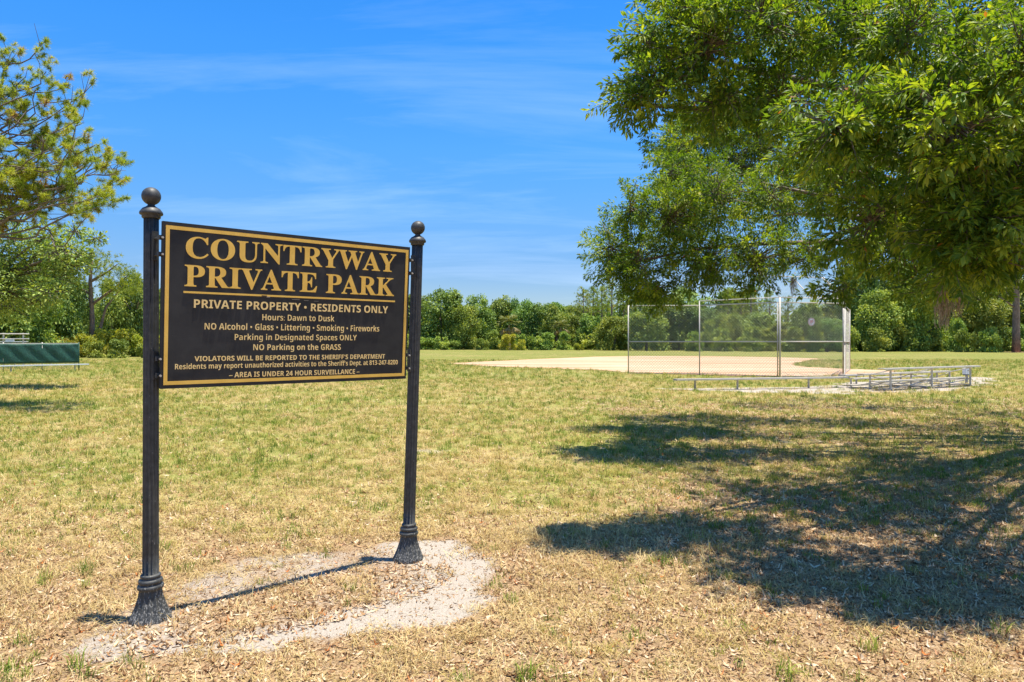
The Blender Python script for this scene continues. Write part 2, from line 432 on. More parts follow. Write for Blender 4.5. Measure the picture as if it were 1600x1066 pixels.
q = np.stack([idx[:-1, :-1], idx[:-1, 1:], idx[1:, 1:], idx[1:, :-1]], -1).reshape(-1, 4)
att = {'sand': ('POINT', 'FLOAT', sandmask(GX, GY)), 'litter': ('POINT', 'FLOAT', littermask(GX, GY)), 'green': ('POINT', 'FLOAT', greenmask(GX, GY))}
g = link('ground', mesh_np('ground', np.stack([GX, GY, GZ], -1).reshape(-1, 3), [q], [M['ground']], att, True))
tag(g, 'dry patchy straw coloured lawn reaching to the far tree line', None, kind='structure')

def sheet(name, pts, z, mat, label, jitter=.15, seed=1, kind='structure', sub=10):
    P = []
    n = len(pts)
    for i in range(n):
        a, b = np.array(pts[i][:2]), np.array(pts[(i + 1) % n][:2])
        for k in range(sub):
            P.append(a + (b - a) * k / sub)
    P = np.array(P); Q = np.roll(P, -1, 0) - np.roll(P, 1, 0); nr = np.stack([Q[:, 1], -Q[:, 0]], 1); nr /= np.linalg.norm(nr, axis=1)[:, None] + 1e-9
    k = np.arange(len(P))
    P = P + nr * ((vnoise(k * .37, k * 0, seed) - .5) * 2 * jitter + (vnoise(k * 1.7, k * 0, seed + 5) - .5) * jitter)[:, None]
    import mathutils
    tris = mathutils.geometry.tessellate_polygon([[Vector((p[0], p[1], 0)) for p in P]])
    V = np.column_stack([P, np.full(len(P), z)])
    T = []
    for t3 in tris:
        a, b, c = t3
        if np.cross(V[b][:2] - V[a][:2], V[c][:2] - V[a][:2]) < 0: t3 = (a, c, b)
        T.append(t3)
    o = link(name, mesh_np(name, V, [np.array(T)], [mat]))
    return tag(o, label, None, kind=kind)
clay = [(697, 568), (760, 565), (860, 560.5), (930, 557.8), (1010, 556.5), (1110, 557), (1200, 558), (1275, 560.3), (1290, 561.5), (1262, 563.5), (1240, 568.5), (1250, 573),
        (1290, 575.5), (1345, 577.5), (1400, 580), (1395, 584.5), (1330, 586.5), (1219, 589), (1120, 587), (1040, 584.5), (975, 581.5), (930, 578.3), (830, 575), (740, 571.5)]
sheet('infield', [ground(*p) for p in clay], .012, M['clay'], 'pale clay infield of the ball field behind the backstop', .25)
rc = [ground(*p) for p in [(1294, 588.2), (1302, 584.5), (1316, 581.5), (1332, 582), (1340, 585), (1330, 588), (1312, 589.5)]]
sheet('clay_patch', rc, .022, M['redclay'], 'small patch of reddish clay at the foot of the backstop corner', .08, 12)

# ------------------------------------------------------------------ the sign
PC = np.array([-1.37305, 4.42, 1.80594]); PW, PH = 1.6425, .9553
yw, pt = .719351, .0607045
Rz = np.array([[math.cos(yw), -math.sin(yw), 0], [math.sin(yw), math.cos(yw), 0], [0, 0, 1]])
Rx = np.array([[1, 0, 0], [0, math.cos(pt), -math.sin(pt)], [0, math.sin(pt), math.cos(pt)]])
PR = Rz @ Rx
def P3(u, v, d=0.0): return PC + PR @ np.array([u, -d, v])     # d = in front of the sign face
PL, PRt = ground(235, 966), ground(637.5, 872)
PL[2] = PRt[2] = 0
base = (PL + PRt) / 2
sign = root('park_sign', tuple(base), 'black and gold park sign on two fluted black posts in the dry grass', 'sign')
m = MB()
Mx = PR
m.box(P3(0, 0, -.0165), PW, .031, PH, M=Mx)
panel = m.build('sign_panel', M['panel'], sign)
tag(panel)
bu, bv, bw = .806, .456, .0205
for (cu, cv, su, sv) in ((0, bv - bw / 2, 2 * bu, bw), (0, -bv + bw / 2, 2 * bu, bw), (-bu + bw / 2, 0, bw, 2 * bv - 2 * bw), (bu - bw / 2, 0, bw, 2 * bv - 2 * bw)):
    MB().box(P3(cu, cv, .0015), su, .003, sv, M=Mx).build('border_strip', M['gold'], panel)
m = MB(); m.box(P3(0, .082, .0013), 1.414, .0026, .0115, M=Mx); m.build('rule_line', M['gold'], panel)
# chipped paint along the rule
for (uu, vv, ww, hh) in ((-.235, .0795, .035, .006), (-.21, .074, .022, .004), (-.03, .0655, .05, .0022), (.04, .062, .03, .002), (.11, .060, .03, .0016), (.55, .02, .0, .0)):
    if ww: MB().box(P3(uu, vv, .0016), ww, .0032, hh, M=Mx).build('paint_chip', M['panel' if hh > .005 else 'galvdirty'], panel)

def bserif(s): return ''.join(chr(0x1D400 + ord(c) - 65) if 'A' <= c <= 'Z' else c for c in s)
def bsans(s): return ''.join(chr(0x1D5D4 + ord(c) - 65) if 'A' <= c <= 'Z' else chr(0x1D5EE + ord(c) - 97) if 'a' <= c <= 'z' else chr(0x1D7EC + ord(c) - 48) if '0' <= c <= '9' else c for c in s)
def letter_mesh(text, offset=0., spacing=1.0):
    c = bpy.data.curves.new('lettering', 'FONT'); c.body = text; c.offset = offset; c.space_character = spacing
    c.resolution_u = 4; c.size = 1
    o = bpy.data.objects.new('tmp', c); COL.objects.link(o)
    bpy.context.view_layer.update()
    me = o.evaluated_get(bpy.context.evaluated_depsgraph_get()).to_mesh()
    V = np.empty(len(me.vertices) * 3); me.vertices.foreach_get('co', V); V = V.reshape(-1, 3)
    Fs = [list(p.vertices) for p in me.polygons]
    bpy.data.objects.remove(o); bpy.data.curves.remove(c)
    return V, Fs
CAPH = {}
def lettering(text, fn, u0, u1, vb0, vt0, vb1, vt1, mat, offset=0., spacing=1.0):
    """width u0..u1; baseline vb, cap top vt at the left and right ends"""
    ref, _ = letter_mesh(fn('H') , offset)
    cap = ref[:, 1].max() - ref[:, 1].min(); b0 = ref[:, 1].min()
    V, Fs = letter_mesh(text if fn is bmix else fn(text), offset, spacing)
    a, b = V[:, 0].min(), V[:, 0].max()
    s = (V[:, 0] - a) / (b - a); u = u0 + s * (u1 - u0)
    vb = vb0 + s * (vb1 - vb0); vt = vt0 + s * (vt1 - vt0)
    v = vb + (V[:, 1] - b0) / cap * (vt - vb)
    off = np.array(sign.location)
    L = np.stack([u, np.full(len(u), -.0022), v], 1)
    Wd = L @ PR.T + PC - off
    me = bpy.data.meshes.new('lettering'); me.from_pydata([tuple(p) for p in Wd], [], Fs); me.materials.append(mat)
    o = link('lettering', me, panel)
    sol = o.modifiers.new('depth', 'SOLIDIFY'); sol.thickness = .002; sol.offset = 0
    return o
def bmix(s): return s
reg = lambda s: s
lettering('COUNTRYWAY', bserif, -.699, .705, .281, .4035, .290, .4155, M['gold'], .006)
lettering('PRIVATE PARK', bserif, -.703, .697, .116, .2400, .119, .2460, M['gold'], .006, 1.03)
lettering('PRIVATE PROPERTY • RESIDENTS ONLY', bsans, -.649, .652, -.0075, .0420, -.0045, .0445, M['paletext'])
lettering('Hours: Dawn to Dusk', bsans, -.2450, .2415, -.0718, -.0345, -.0702, -.0325, M['paletext'], -.010)
lettering(bsans('NO Alcohol • Glass • Littering • Smoking • Fireworks'), bmix, -.587, .586, -.1334, -.098, -.1345, -.097, M['paletext'], -.008)
lettering('Parking in Designated Spaces ONLY', bsans, -.411, .411, -.1956, -.1600, -.1969, -.1605, M['paletext'], -.010)
lettering('NO Parking on the GRASS', bsans, -.297, .295, -.2585, -.2225, -.2617, -.2245, M['paletext'], -.006)
lettering('VIOLATORS WILL BE REPORTED TO THE SHERIFF’S DEPARTMENT', bsans, -.6395, .6385, -.3213, -.2925, -.3263, -.2955, M['paletext'])
lettering('Residents may report unauthorized activities to the Sheriff’s Dept. at 813-247-8200', bsans, -.746, .746, -.3663, -.336, -.370, -.3385, M['paletext'], -.005)
lettering('– ' + bsans('AREA IS UNDER 24 HOUR SURVEILLANCE') + ' –', bmix, -.440, .441, -.4245, -.3945, -.4278, -.398, M['paletext'])
NB = [0]
for (c0, lean) in ((PL, (.0018, 0)), (PRt, (.0300, 0))):
    c0 = np.array(c0); zb = -.03
    prof = [(.0445, .20, .004)] + [(.0445 - .0035 * k / 12, .20 + (2.315 - .20) * k / 12, .0075) for k in range(0, 13)]
    post = MB().lathe(c0, prof, 72, 12, lean).build('post', M['post'], sign, smooth=True)
    bp = [(.112, -.03, .010), (.115, .005, .014), (.106, .02, .012), (.085, .07, .010), (.069, .12, .008), (.061, .165, .004), (.058, .172, 0), (.068, .176, 0), (.071, .186, 0), (.068, .196, 0), (.058, .200, 0),
          (.057, .206, 0), (.063, .210, 0), (.065, .219, 0), (.062, .228, 0), (.052, .232, 0), (.051, .240, 0), (.055, .246, 0), (.053, .254, 0), (.046, .258, 0)]
    MB().lathe(c0, bp, 72, 14, lean).build('base', M['post'], post, smooth=True)
    cp = [(.045, 2.312), (.050, 2.318), (.050, 2.330), (.060, 2.334), (.063, 2.340), (.061, 2.350), (.046, 2.370), (.028, 2.380), (.019, 2.388), (.019, 2.400)]
    fin = MB().lathe(c0, cp, 40, 0, lean).build('cap', M['post'], post, smooth=True)
    R0 = .0515; cz = 2.400 - .006 + R0 - .004
    ball = [(max(.0005, R0 * math.sin(math.pi * k / 20)), cz - R0 * math.cos(math.pi * k / 20)) for k in range(21)]
    MB().lathe(c0, ball, 40, 0, lean).build('ball_finial', M['post'], post, smooth=True)
def postx(c0, lean, z): return np.array([c0[0] + lean * z, c0[1], z])
ax = PR[:, 0]
for side, (c0, lean) in ((-1, (PL, .0018)), (1, (PRt, .0300))):
    for v in (.345, -.345):
        pe = P3(side * (PW / 2), v, -.016); pp = postx(c0, lean, pe[2])
        d = pp - pe; d[2] = 0; L = np.linalg.norm(d); d /= L
        m = MB()
        for dz in (-.055, .04):
            cpt = pe + np.array([0, 0, dz])
            m.tube([cpt - d * .012, cpt + d * (L - .035)], .0075, 8)
            m.box(cpt + d * .004 + np.array([0, 0, 0]), .012, .042, .026, math.atan2(d[1], d[0]))
            hd = cpt + d * .012 + PR @ np.array([0, -.024, 0])
            m.tube([hd, hd + PR @ np.array([0, -.014, 0])], .0085, 6)
        m.box(pe + d * (L - .046), .012, .034, .165, math.atan2(d[1], d[0]))
        m.build('bracket', M['post'], sign)
        for dz in (-.055, .04):
            hd = pe + d * .012 + np.array([0, 0, dz]) + PR @ np.array([0, -.0385, 0])
            MB().tube([hd, hd + PR @ np.array([0, -.006, 0])], .0062, 6).build('bolt', M['galv'], sign)

# ------------------------------------------------------------------ backstop
Z = np.array([0, 0, 1.])
bs = [np.array([5.71, 33.5, 0]), np.array([9.12, 33.2, 0]), np.array([11.97, 30.5, 0]), np.array([15.24, 31.4, 0]), np.array([16.85, 34.5, 0]), np.array([18.9, 38.2, 0])]
backstop = root('backstop', tuple((bs[2] + bs[3]) / 2), 'galvanised chain link baseball backstop with slanted overhang beside the clay infield', 'backstop')
def chain(A, B, C, D_, sp=.135, r=.0058):
    """diamond mesh over the parallelogram A,B (bottom) D_,C (top)"""
    A, B, C, D_ = map(np.asarray, (A, B, C, D_)); U = B - A; V = D_ - A; w, h = np.linalg.norm(U), np.linalg.norm(V); U = U / w; V = V / h
    nrm = np.cross(U, V); m = MB(); Vs, Fs = [], []; n = 0
    for sgn in (1, -1):
        k = -h
        while k < w + h:
            if sgn == 1: x0, y0, x1, y1 = k, 0, k + h, h
            else: x0, y0, x1, y1 = k, 0, k - h, h
            t0, t1 = 0., 1.; dx = x1 - x0
            ta, tb = (0 - x0) / dx, (w - x0) / dx
            t0, t1 = max(0, min(ta, tb)), min(1, max(ta, tb))
            if t1 - t0 > .01:
                p = A + U * (x0 + dx * t0) + V * (h * t0); q = A + U * (x0 + dx * t1) + V * (h * t1)
                dr = (q - p) / np.linalg.norm(q - p); s_ = np.cross(dr, nrm); o_ = nrm * (.002 * sgn)
                for P in (p, q):
                    for th in (0, 2.094, 4.189): Vs.append(P + o_ + r * (math.cos(th) * s_ + math.sin(th) * nrm))
                Fs += [[n, n + 1, n + 4, n + 3], [n + 1, n + 2, n + 5, n + 4], [n + 2, n, n + 3, n + 5]]; n += 6
            k += sp
    m.add(np.array(Vs), [Fs]); return m
HT, HM = 3.36, 1.6
for i, p in enumerate(bs):
    MB().tube([p, p + Z * (HT + (.22 if i in (1, 2, 3, 4) else .03))], .037 if i in (2, 3) else .030, 10).build('post', M['galv'] if i != 3 else M['galvdirty'], backstop, smooth=True)
MB().tube([bs[2] + np.array([-.09, .03, 0]), bs[2] + np.array([-.09, .03, HT])], .026, 8).build('post', M['galvdirty'], backstop, smooth=True)
for i in range(5):
    a, b = bs[i], bs[i + 1]; d = (b - a) / np.linalg.norm(b - a); a2, b2 = a + d * .04, b - d * .04
    for z, r in ((HT, .024), (HM, .026), (.05, .016)):
        MB().tube([a2 + Z * z, b2 + Z * z], r, 8).build('rail', M['galv'] if z > .1 else M['galvdirty'], backstop, smooth=True)
    o = chain(a2 + Z * .03, b2 + Z * .03, b2 + Z * HT, a2 + Z * HT, r=.0050 if i < 3 else .0020, sp=.135 if i < 3 else .2).build('chain_link', M['wire'], backstop); o['kind'] = 'stuff'
HU = 3.58
for i in (1, 2, 3):
    MB().tube([bs[i] + Z * HU, bs[i + 1] + Z * HU], .021, 8).build('rail', M['galv'], backstop, smooth=True)
def nrm2(a, b): d = b - a; n_ = np.array([-d[1], d[0], 0]); return n_ / np.linalg.norm(n_)
for i in (2,):
    a, b = bs[2] + Z * HU, bs[3] + Z * HU; n_ = nrm2(bs[2], bs[3]); o_ = n_ * 1.4 + Z * 1.1
    for s_ in (0, .5, 1):
        p = a + (b - a) * s_; MB().tube([p, p + o_], .021, 8).build('arm', M['galv'], backstop, smooth=True)
    MB().tube([a + o_, b + o_], .02, 8).build('rail', M['galv'], backstop, smooth=True)
    o = chain(a, b, b + o_, a + o_, .16, .003).build('chain_link', M['wire'], backstop); o['kind'] = 'stuff'
# the arm pair of the right corner
n2_ = nrm2(bs[3], bs[4]); p = bs[3] + Z * HU + np.array([.08, .05, 0])
MB().tube([p, p + nrm2(bs[2], bs[3]) * 1.4 + Z * 1.12 + np.array([.02, 0, 0])], .022, 8).build('arm', M['galv'], backstop, smooth=True)
# a wavy loose lower edge of the mesh
t_ = np.linspace(0, 1, 40); A, B = bs[2], bs[3]
Pw = A + (B - A) * t_[:, None]; Pw[:, 2] = .16 + .05 * np.sin(t_ * 30); Pw[:, 1] -= .04
MB().tube(Pw, .01, 5).build('mesh_edge', M['galvdirty'], backstop)
# round notice
sp_ = world(1268, 503, 30.95); dn = -nrm2(bs[2], bs[3]); a_ = (B - A) / np.linalg.norm(B - A)
notice = root('round_notice', tuple(sp_ - Z * .19), 'small round white notice with red print wired to the backstop mesh', 'sign')
def disc(c, r0, r1, d0, d1, n=28, a0=0, a1=2 * math.pi):
    th = np.linspace(a0, a1, n + 1); V = []
    for d in (d0, d1):
        for r in (r0, r1):
            for t in th: V.append(c + r * (math.cos(t) * a_ + math.sin(t) * Z) + dn * d)
    k = n + 1; q = []
    for j in range(n):
        q += [[k * 2 + j, k * 3 + j, k * 3 + j + 1, k * 2 + j + 1], [j, j + 1, k + j + 1, k + j], [k + j, k + j + 1, 3 * k + j + 1, 3 * k + j]]
    return MB().add(np.array(V), [q])
disc(sp_, 0, .185, .0, .006).build('plate', M['white'], notice)
disc(sp_, .150, .172, .0062, .0085).build('ring', M['red'], notice)
m = MB()
for (u, v, w, h) in ((0, .045, .16, .035), (0, -.005, .19, .03), (-.03, -.055, .12, .028)): m.box(sp_ + a_ * u + Z * v + dn * .0095, w, .004, h, math.atan2(a_[1], a_[0]))
m.build('print', M['red'], notice)

# ------------------------------------------------------------------ benches and bleachers
def plank(A, B, w, t, mat, name, parent, nor=None):
    A, B = np.asarray(A, float), np.asarray(B, float); d = B - A; L = np.linalg.norm(d); yaw = math.atan2(d[1], d[0])
    m = MB(); x = d / L
    pitch = math.asin(x[2]); Mm = np.array([[math.cos(yaw) * math.cos(pitch), -math.sin(yaw), -math.cos(yaw) * math.sin(pitch)], [math.sin(yaw) * math.cos(pitch), math.cos(yaw), -math.sin(yaw) * math.sin(pitch)], [math.sin(pitch), 0, math.cos(pitch)]])
    # shallow channel: top skin, two lips and a rib
    c = (A + B) / 2
    m.box(c - Z * t * .15, L, w, t * .3, M=Mm)
    for s_ in (-1, 1): m.box(c + Mm @ np.array([0, s_ * (w / 2 - .006), -t * .652]), L - .004, .012, t * .7, M=Mm)
    for s_ in (-.25, .0, .25): m.box(c + Mm @ np.array([0, s_ * w, .0035]), L - .004, .012, .007, M=Mm)
    return m.build(name, mat, parent)
def bench(A, B, zs, legs, label, cat='bench', group=None, w=.26, mat='alu'):
    A, B = np.array([*A, zs]), np.array([*B, zs])
    r = root('bench', ((A[0] + B[0]) / 2, (A[1] + B[1]) / 2, 0), label, cat, group)
    plank(A, B, w, .05, M[mat], 'seat', r)
    d = (B - A) / np.linalg.norm(B - A); yaw = math.atan2(d[1], d[0])
    for s_ in (0, 1):
        e = (A, B)[s_] + d * (.006 if s_ else -.006) - Z * .025
        MB().box(e, .012, w + .01, .056, yaw).build('end_cap', M['galvdirty'], r)
    for f in legs:
        p = A + (B - A) * f
        m = MB(); m.tube([[p[0], p[1], -.02], [p[0], p[1], zs - .056]], .035, 8); m.box([p[0], p[1], zs - .055], .09, w * .8, .014, yaw)
        m.build('leg', M['galvdirty'], r, smooth=False)
    return r
bench(world(1055, 0, 22.5)[:2], world(1322, 0, 24.0)[:2], .37, (.11, .35, .77), 'long low aluminium bench on sand in front of the backstop')
bench(world(1316, 0, 24.8)[:2], world(1482, 0, 28.2)[:2], .40, (.12, .52, .88), 'aluminium bench half hidden behind the small bleachers')
# small three-row bleachers, seen from behind
b0, b2 = np.array([12.42, 22.4, 0]), np.array([16.55, 24.65, 0]); d = (b2 - b0) / np.linalg.norm(b2 - b0); nb = np.array([-d[1], d[0], 0])
bl = root('bleachers', tuple((b0 + b2) / 2 + nb * .7), 'small low three-row aluminium bleachers on sand in the open', 'bleachers')
pos = [b0, b0 + d * 2.32, b0 + d * 4.70]
e0, e1 = -.50, 5.15
def row(off, z, name, w, s0=0., s1=0.): plank(b0 + d * (e0 + s0) + nb * off + Z * z, b0 + d * (e1 + s1) + nb * off + Z * z, w, .045, M['alu'], name, bl)
row(.0, .73, 'seat', .24); row(.30, .31, 'footboard', .24, 0, -.4)
row(.72, .53, 'seat', .24, 0, -.6); row(1.15, .14, 'footboard', .24, 0, -1.8)
row(1.42, .34, 'seat', .24, .5, -.8)
for i, p in enumerate(pos):
    MB().box(p + Z * .34, .05, .05, .68, math.atan2(d[1], d[0])).build('frame_post', M['galv'], bl)
    MB().box(p + nb * .72 + Z * .24, .045, .045, .50, math.atan2(d[1], d[0])).build('frame_post', M['galv'], bl)
    MB().box(p + nb * 1.42 + Z * .145, .045, .045, .31, math.atan2(d[1], d[0])).build('frame_post', M['galv'], bl)
    MB().tube([p + Z * .28, p + nb * 1.44 + Z * .09], .02, 6).build('cross_bar', M['galv'], bl)
    MB().tube([p + Z * .66 + nb * .03, p + nb * .74 + Z * .475], .02, 6).build('cross_bar', M['galv'], bl)
    MB().tube([p + nb * -.1 + Z * .02, p + nb * 1.6 + Z * .02], .02, 6).build('ground_bar', M['galvdirty'], bl)
for i in range(2):
    for (o1, z1, z2) in ((.74, .44, .06), (.03, .24, .05)):
        MB().tube([pos[i] + nb * o1 + Z * z1, pos[i + 1] + nb * o1 + Z * z2], .014, 6).build('brace', M['galv'], bl)
        MB().tube([pos[i] + nb * (o1 + .03) + Z * z2, pos[i + 1] + nb * (o1 + .03) + Z * z1], .014, 6).build('brace', M['galv'], bl)
ub = world(1510.5, 579, 26.2); ub[2] = 0
box = root('utility_box', tuple(ub), 'small white utility box on a short post behind the bleachers', 'utility box')
MB().box(ub + Z * .47, .24, .15, .24, .3).build('housing', M['white'], box); MB().box(ub + Z * .335, .22, .14, .03, .3).build('bottom', M['darkgrey'], box)
MB().tube([ub, ub + Z * .325], .05, 8).build('post', M['galvdirty'], box)
MB().tube([ub + Z * .49 + np.array([.0, -.095, 0]), ub + Z * .49 + np.array([0, -.078, 0])], .02, 8).build('lock', M['darkgrey'], box)

# ------------------------------------------------------------------ left: green windscreen, bench, grey bleacher rails
gA, gB = world(-60, 0, 35.2), world(123, 0, 38.6); gA[2] = gB[2] = 0
gs = root('windscreen_fence', tuple((gA + gB) / 2), 'dark green windscreen stretched on a low fence at the left edge', 'fence')
dd = (gB - gA) / np.linalg.norm(gB - gA); ng = np.array([-dd[1], dd[0], 0]); L = np.linalg.norm(gB - gA)
nx, nz = 60, 10; V = []
for j in range(nz + 1):
    for i in range(nx + 1):
        s_ = i / nx; sag = .02 * math.sin(s_ * 3 * math.pi) ** 2 * (j / nz)
        V.append(gA + dd * L * s_ + ng * (-.035 + .03 * math.sin(s_ * 40 + j * .7) * math.sin(j / nz * math.pi)) + Z * (.42 + 1.08 * j / nz - sag))
Q = [[j * (nx + 1) + i, j * (nx + 1) + i + 1, (j + 1) * (nx + 1) + i + 1, (j + 1) * (nx + 1) + i] for j in range(nz) for i in range(nx)]
o = MB().add(np.array(V), [Q]).build('screen', M['tarp'], gs, smooth=True); sm = o.modifiers.new('thickness', 'SOLIDIFY'); sm.thickness = .004
for k in range(4):
    p = gA + dd * (L * k / 3); MB().tube([p - Z * .02, p + Z * 1.56], .028, 8).build('post', M['tarp'] if k == 3 else M['galvdirty'], gs, smooth=True)
for z in (1.50, .42): MB().tube([gA + Z * z, gB + Z * z], .018, 8).build('rail', M['galvdirty'], gs, smooth=True)
chain(gA + Z * .1, gB + Z * .1, gB + Z * .45, gA + Z * .45, .12, .004).build('chain_link', M['wire'], gs)['kind'] = 'stuff'
bench(world(-100, 0, 33.2)[:2], world(138, 0, 37.6)[:2], .38, (.12, .46, .90), 'long white bench in front of the green windscreen', w=.28, mat='white')
rb = root('grey_bleachers', tuple(world(-20, 0, 42) * [1, 1, 0]), 'tall grey bleachers showing their guard rail above the green windscreen', 'bleachers')
ra, rbb = world(-90, 0, 40.5), world(36, 0, 41.5); ra[2] = rbb[2] = 0; dr = (rbb - ra) / np.linalg.norm(rbb - ra)
for k in range(5):
    p = ra + (rbb - ra) * (k / 4 if k else 0)
    MB().box(p + Z * 1.06, .06, .06, 2.14, 0).build('guard_post', M['galv'], rb)
for z in (2.07, 1.77): MB().tube([ra + Z * z - np.array([0, .05, 0]), rbb + Z * z + dr * .35 - np.array([0, .05, 0])], .035, 8).build('guard_rail', M['galv'], rb)
for k, (off, z) in enumerate(((.35, 1.62), (1.0, 1.25), (1.65, .85), (2.3, .45))):
    plank(ra + np.array([0, off, z]), rbb + np.array([0, off, z]), .28, .05, M['white'], 'seat', rb)
for k in range(3):
    p = ra + (rbb - ra) * k / 2 + np.array([.05, .08, 0]); MB().tube([p + Z * 1.5, p + np.array([0, 2.5, .1])], .03, 6).build('frame_bar', M['galvdirty'], rb)
MB().box(world(15, 0, 40.3) * [1, 1, 0] + Z * 1.66, .5, .04, .17, .02).build('number_board', M['white'], rb)

# ------------------------------------------------------------------ leaves and branches
def unit(v): return v / (np.linalg.norm(v, axis=-1, keepdims=True) + 1e-9)
def leaf_arrays(B, A, L, Wd, rng, fold=.18, droop=.15):
    """B base, A axis (unit), L length, Wd width arrays -> V, T"""
    n = len(B); r = unit(rng.normal(size=(n, 3)) * [.6, .6, .35] + [0, 0, 1.0]); s = unit(np.cross(A, r)); nn = np.cross(s, A)
    L = L[:, None]; Wd = Wd[:, None]
    Mi = B + A * L * .52 - nn * L * .04
    V = np.stack([B, Mi + s * Wd * .5 + nn * Wd * fold, Mi, Mi - s * Wd * .5 + nn * Wd * fold, B + A * L - nn * L * droop], 1).reshape(-1, 3)
    k = (np.arange(n) * 5)[:, None, None]
    T = np.array([[0, 2, 1], [0, 3, 2], [1, 2, 4], [2, 3, 4]])[None] + k
    return V, T.reshape(-1, 3)
def leaf_mesh(name, B, A, L, Wd, tint, mat, rng, off=(0, 0, 0), extra=None):
    V, T = leaf_arrays(B, A, L, Wd, rng)
    tv = np.repeat(tint, 5)
    return mesh_np(name, V - np.asarray(off), [T], [mat], {'tint': ('POINT', 'FLOAT', tv)})
def sticks(P, Q, r0, r1):
    """many 3-sided tapered sticks"""
    n = len(P); d = unit(Q - P); a = unit(np.cross(d, np.where(np.abs(d[:, 2:3]) < .9, [[0, 0, 1.]], [[1., 0, 0]]))); b = np.cross(d, a)
    V = np.empty((n, 6, 3))
    for i, th in enumerate((0, 2.094, 4.189)):
        o = math.cos(th) * a + math.sin(th) * b; V[:, i] = P + o * np.reshape(r0, (-1, 1)); V[:, i + 3] = Q + o * np.reshape(r1, (-1, 1))
    k = (np.arange(n) * 6)[:, None, None]
    return V.reshape(-1, 3), (np.array([[0, 1, 4, 3], [1, 2, 5, 4], [2, 0, 3, 5]])[None] + k).reshape(-1, 4)
def bez(P, Q, sag, n=10, wob=.0, rng=None):
    t = np.linspace(0, 1, n)[:, None]; P, Q = np.asarray(P, float), np.asarray(Q, float)
    C = (P + Q) / 2 + np.asarray(sag); R_ = (1 - t) ** 2 * P + 2 * t * (1 - t) * C + t ** 2 * Q
    if wob: w = (rng or RNG).normal(size=(n, 3)) * wob; w[0] = w[-1] = 0; R_ = R_ + w
    return R_

# ---------------- the big oak on the right
rng = np.random.default_rng(11)
TB = np.array([10.3, 11.2, 0])
oak = root('oak_tree', tuple(TB), 'large spreading oak whose leafy boughs hang into the right side', 'tree')
MB().tube([TB - Z * .1, TB + Z * .3, TB + Z * 1.2 + [.03, 0, 0], TB + Z * 2.4], [.62, .48, .40, .36], 16).build('trunk', M['bark'], oak, smooth=True)
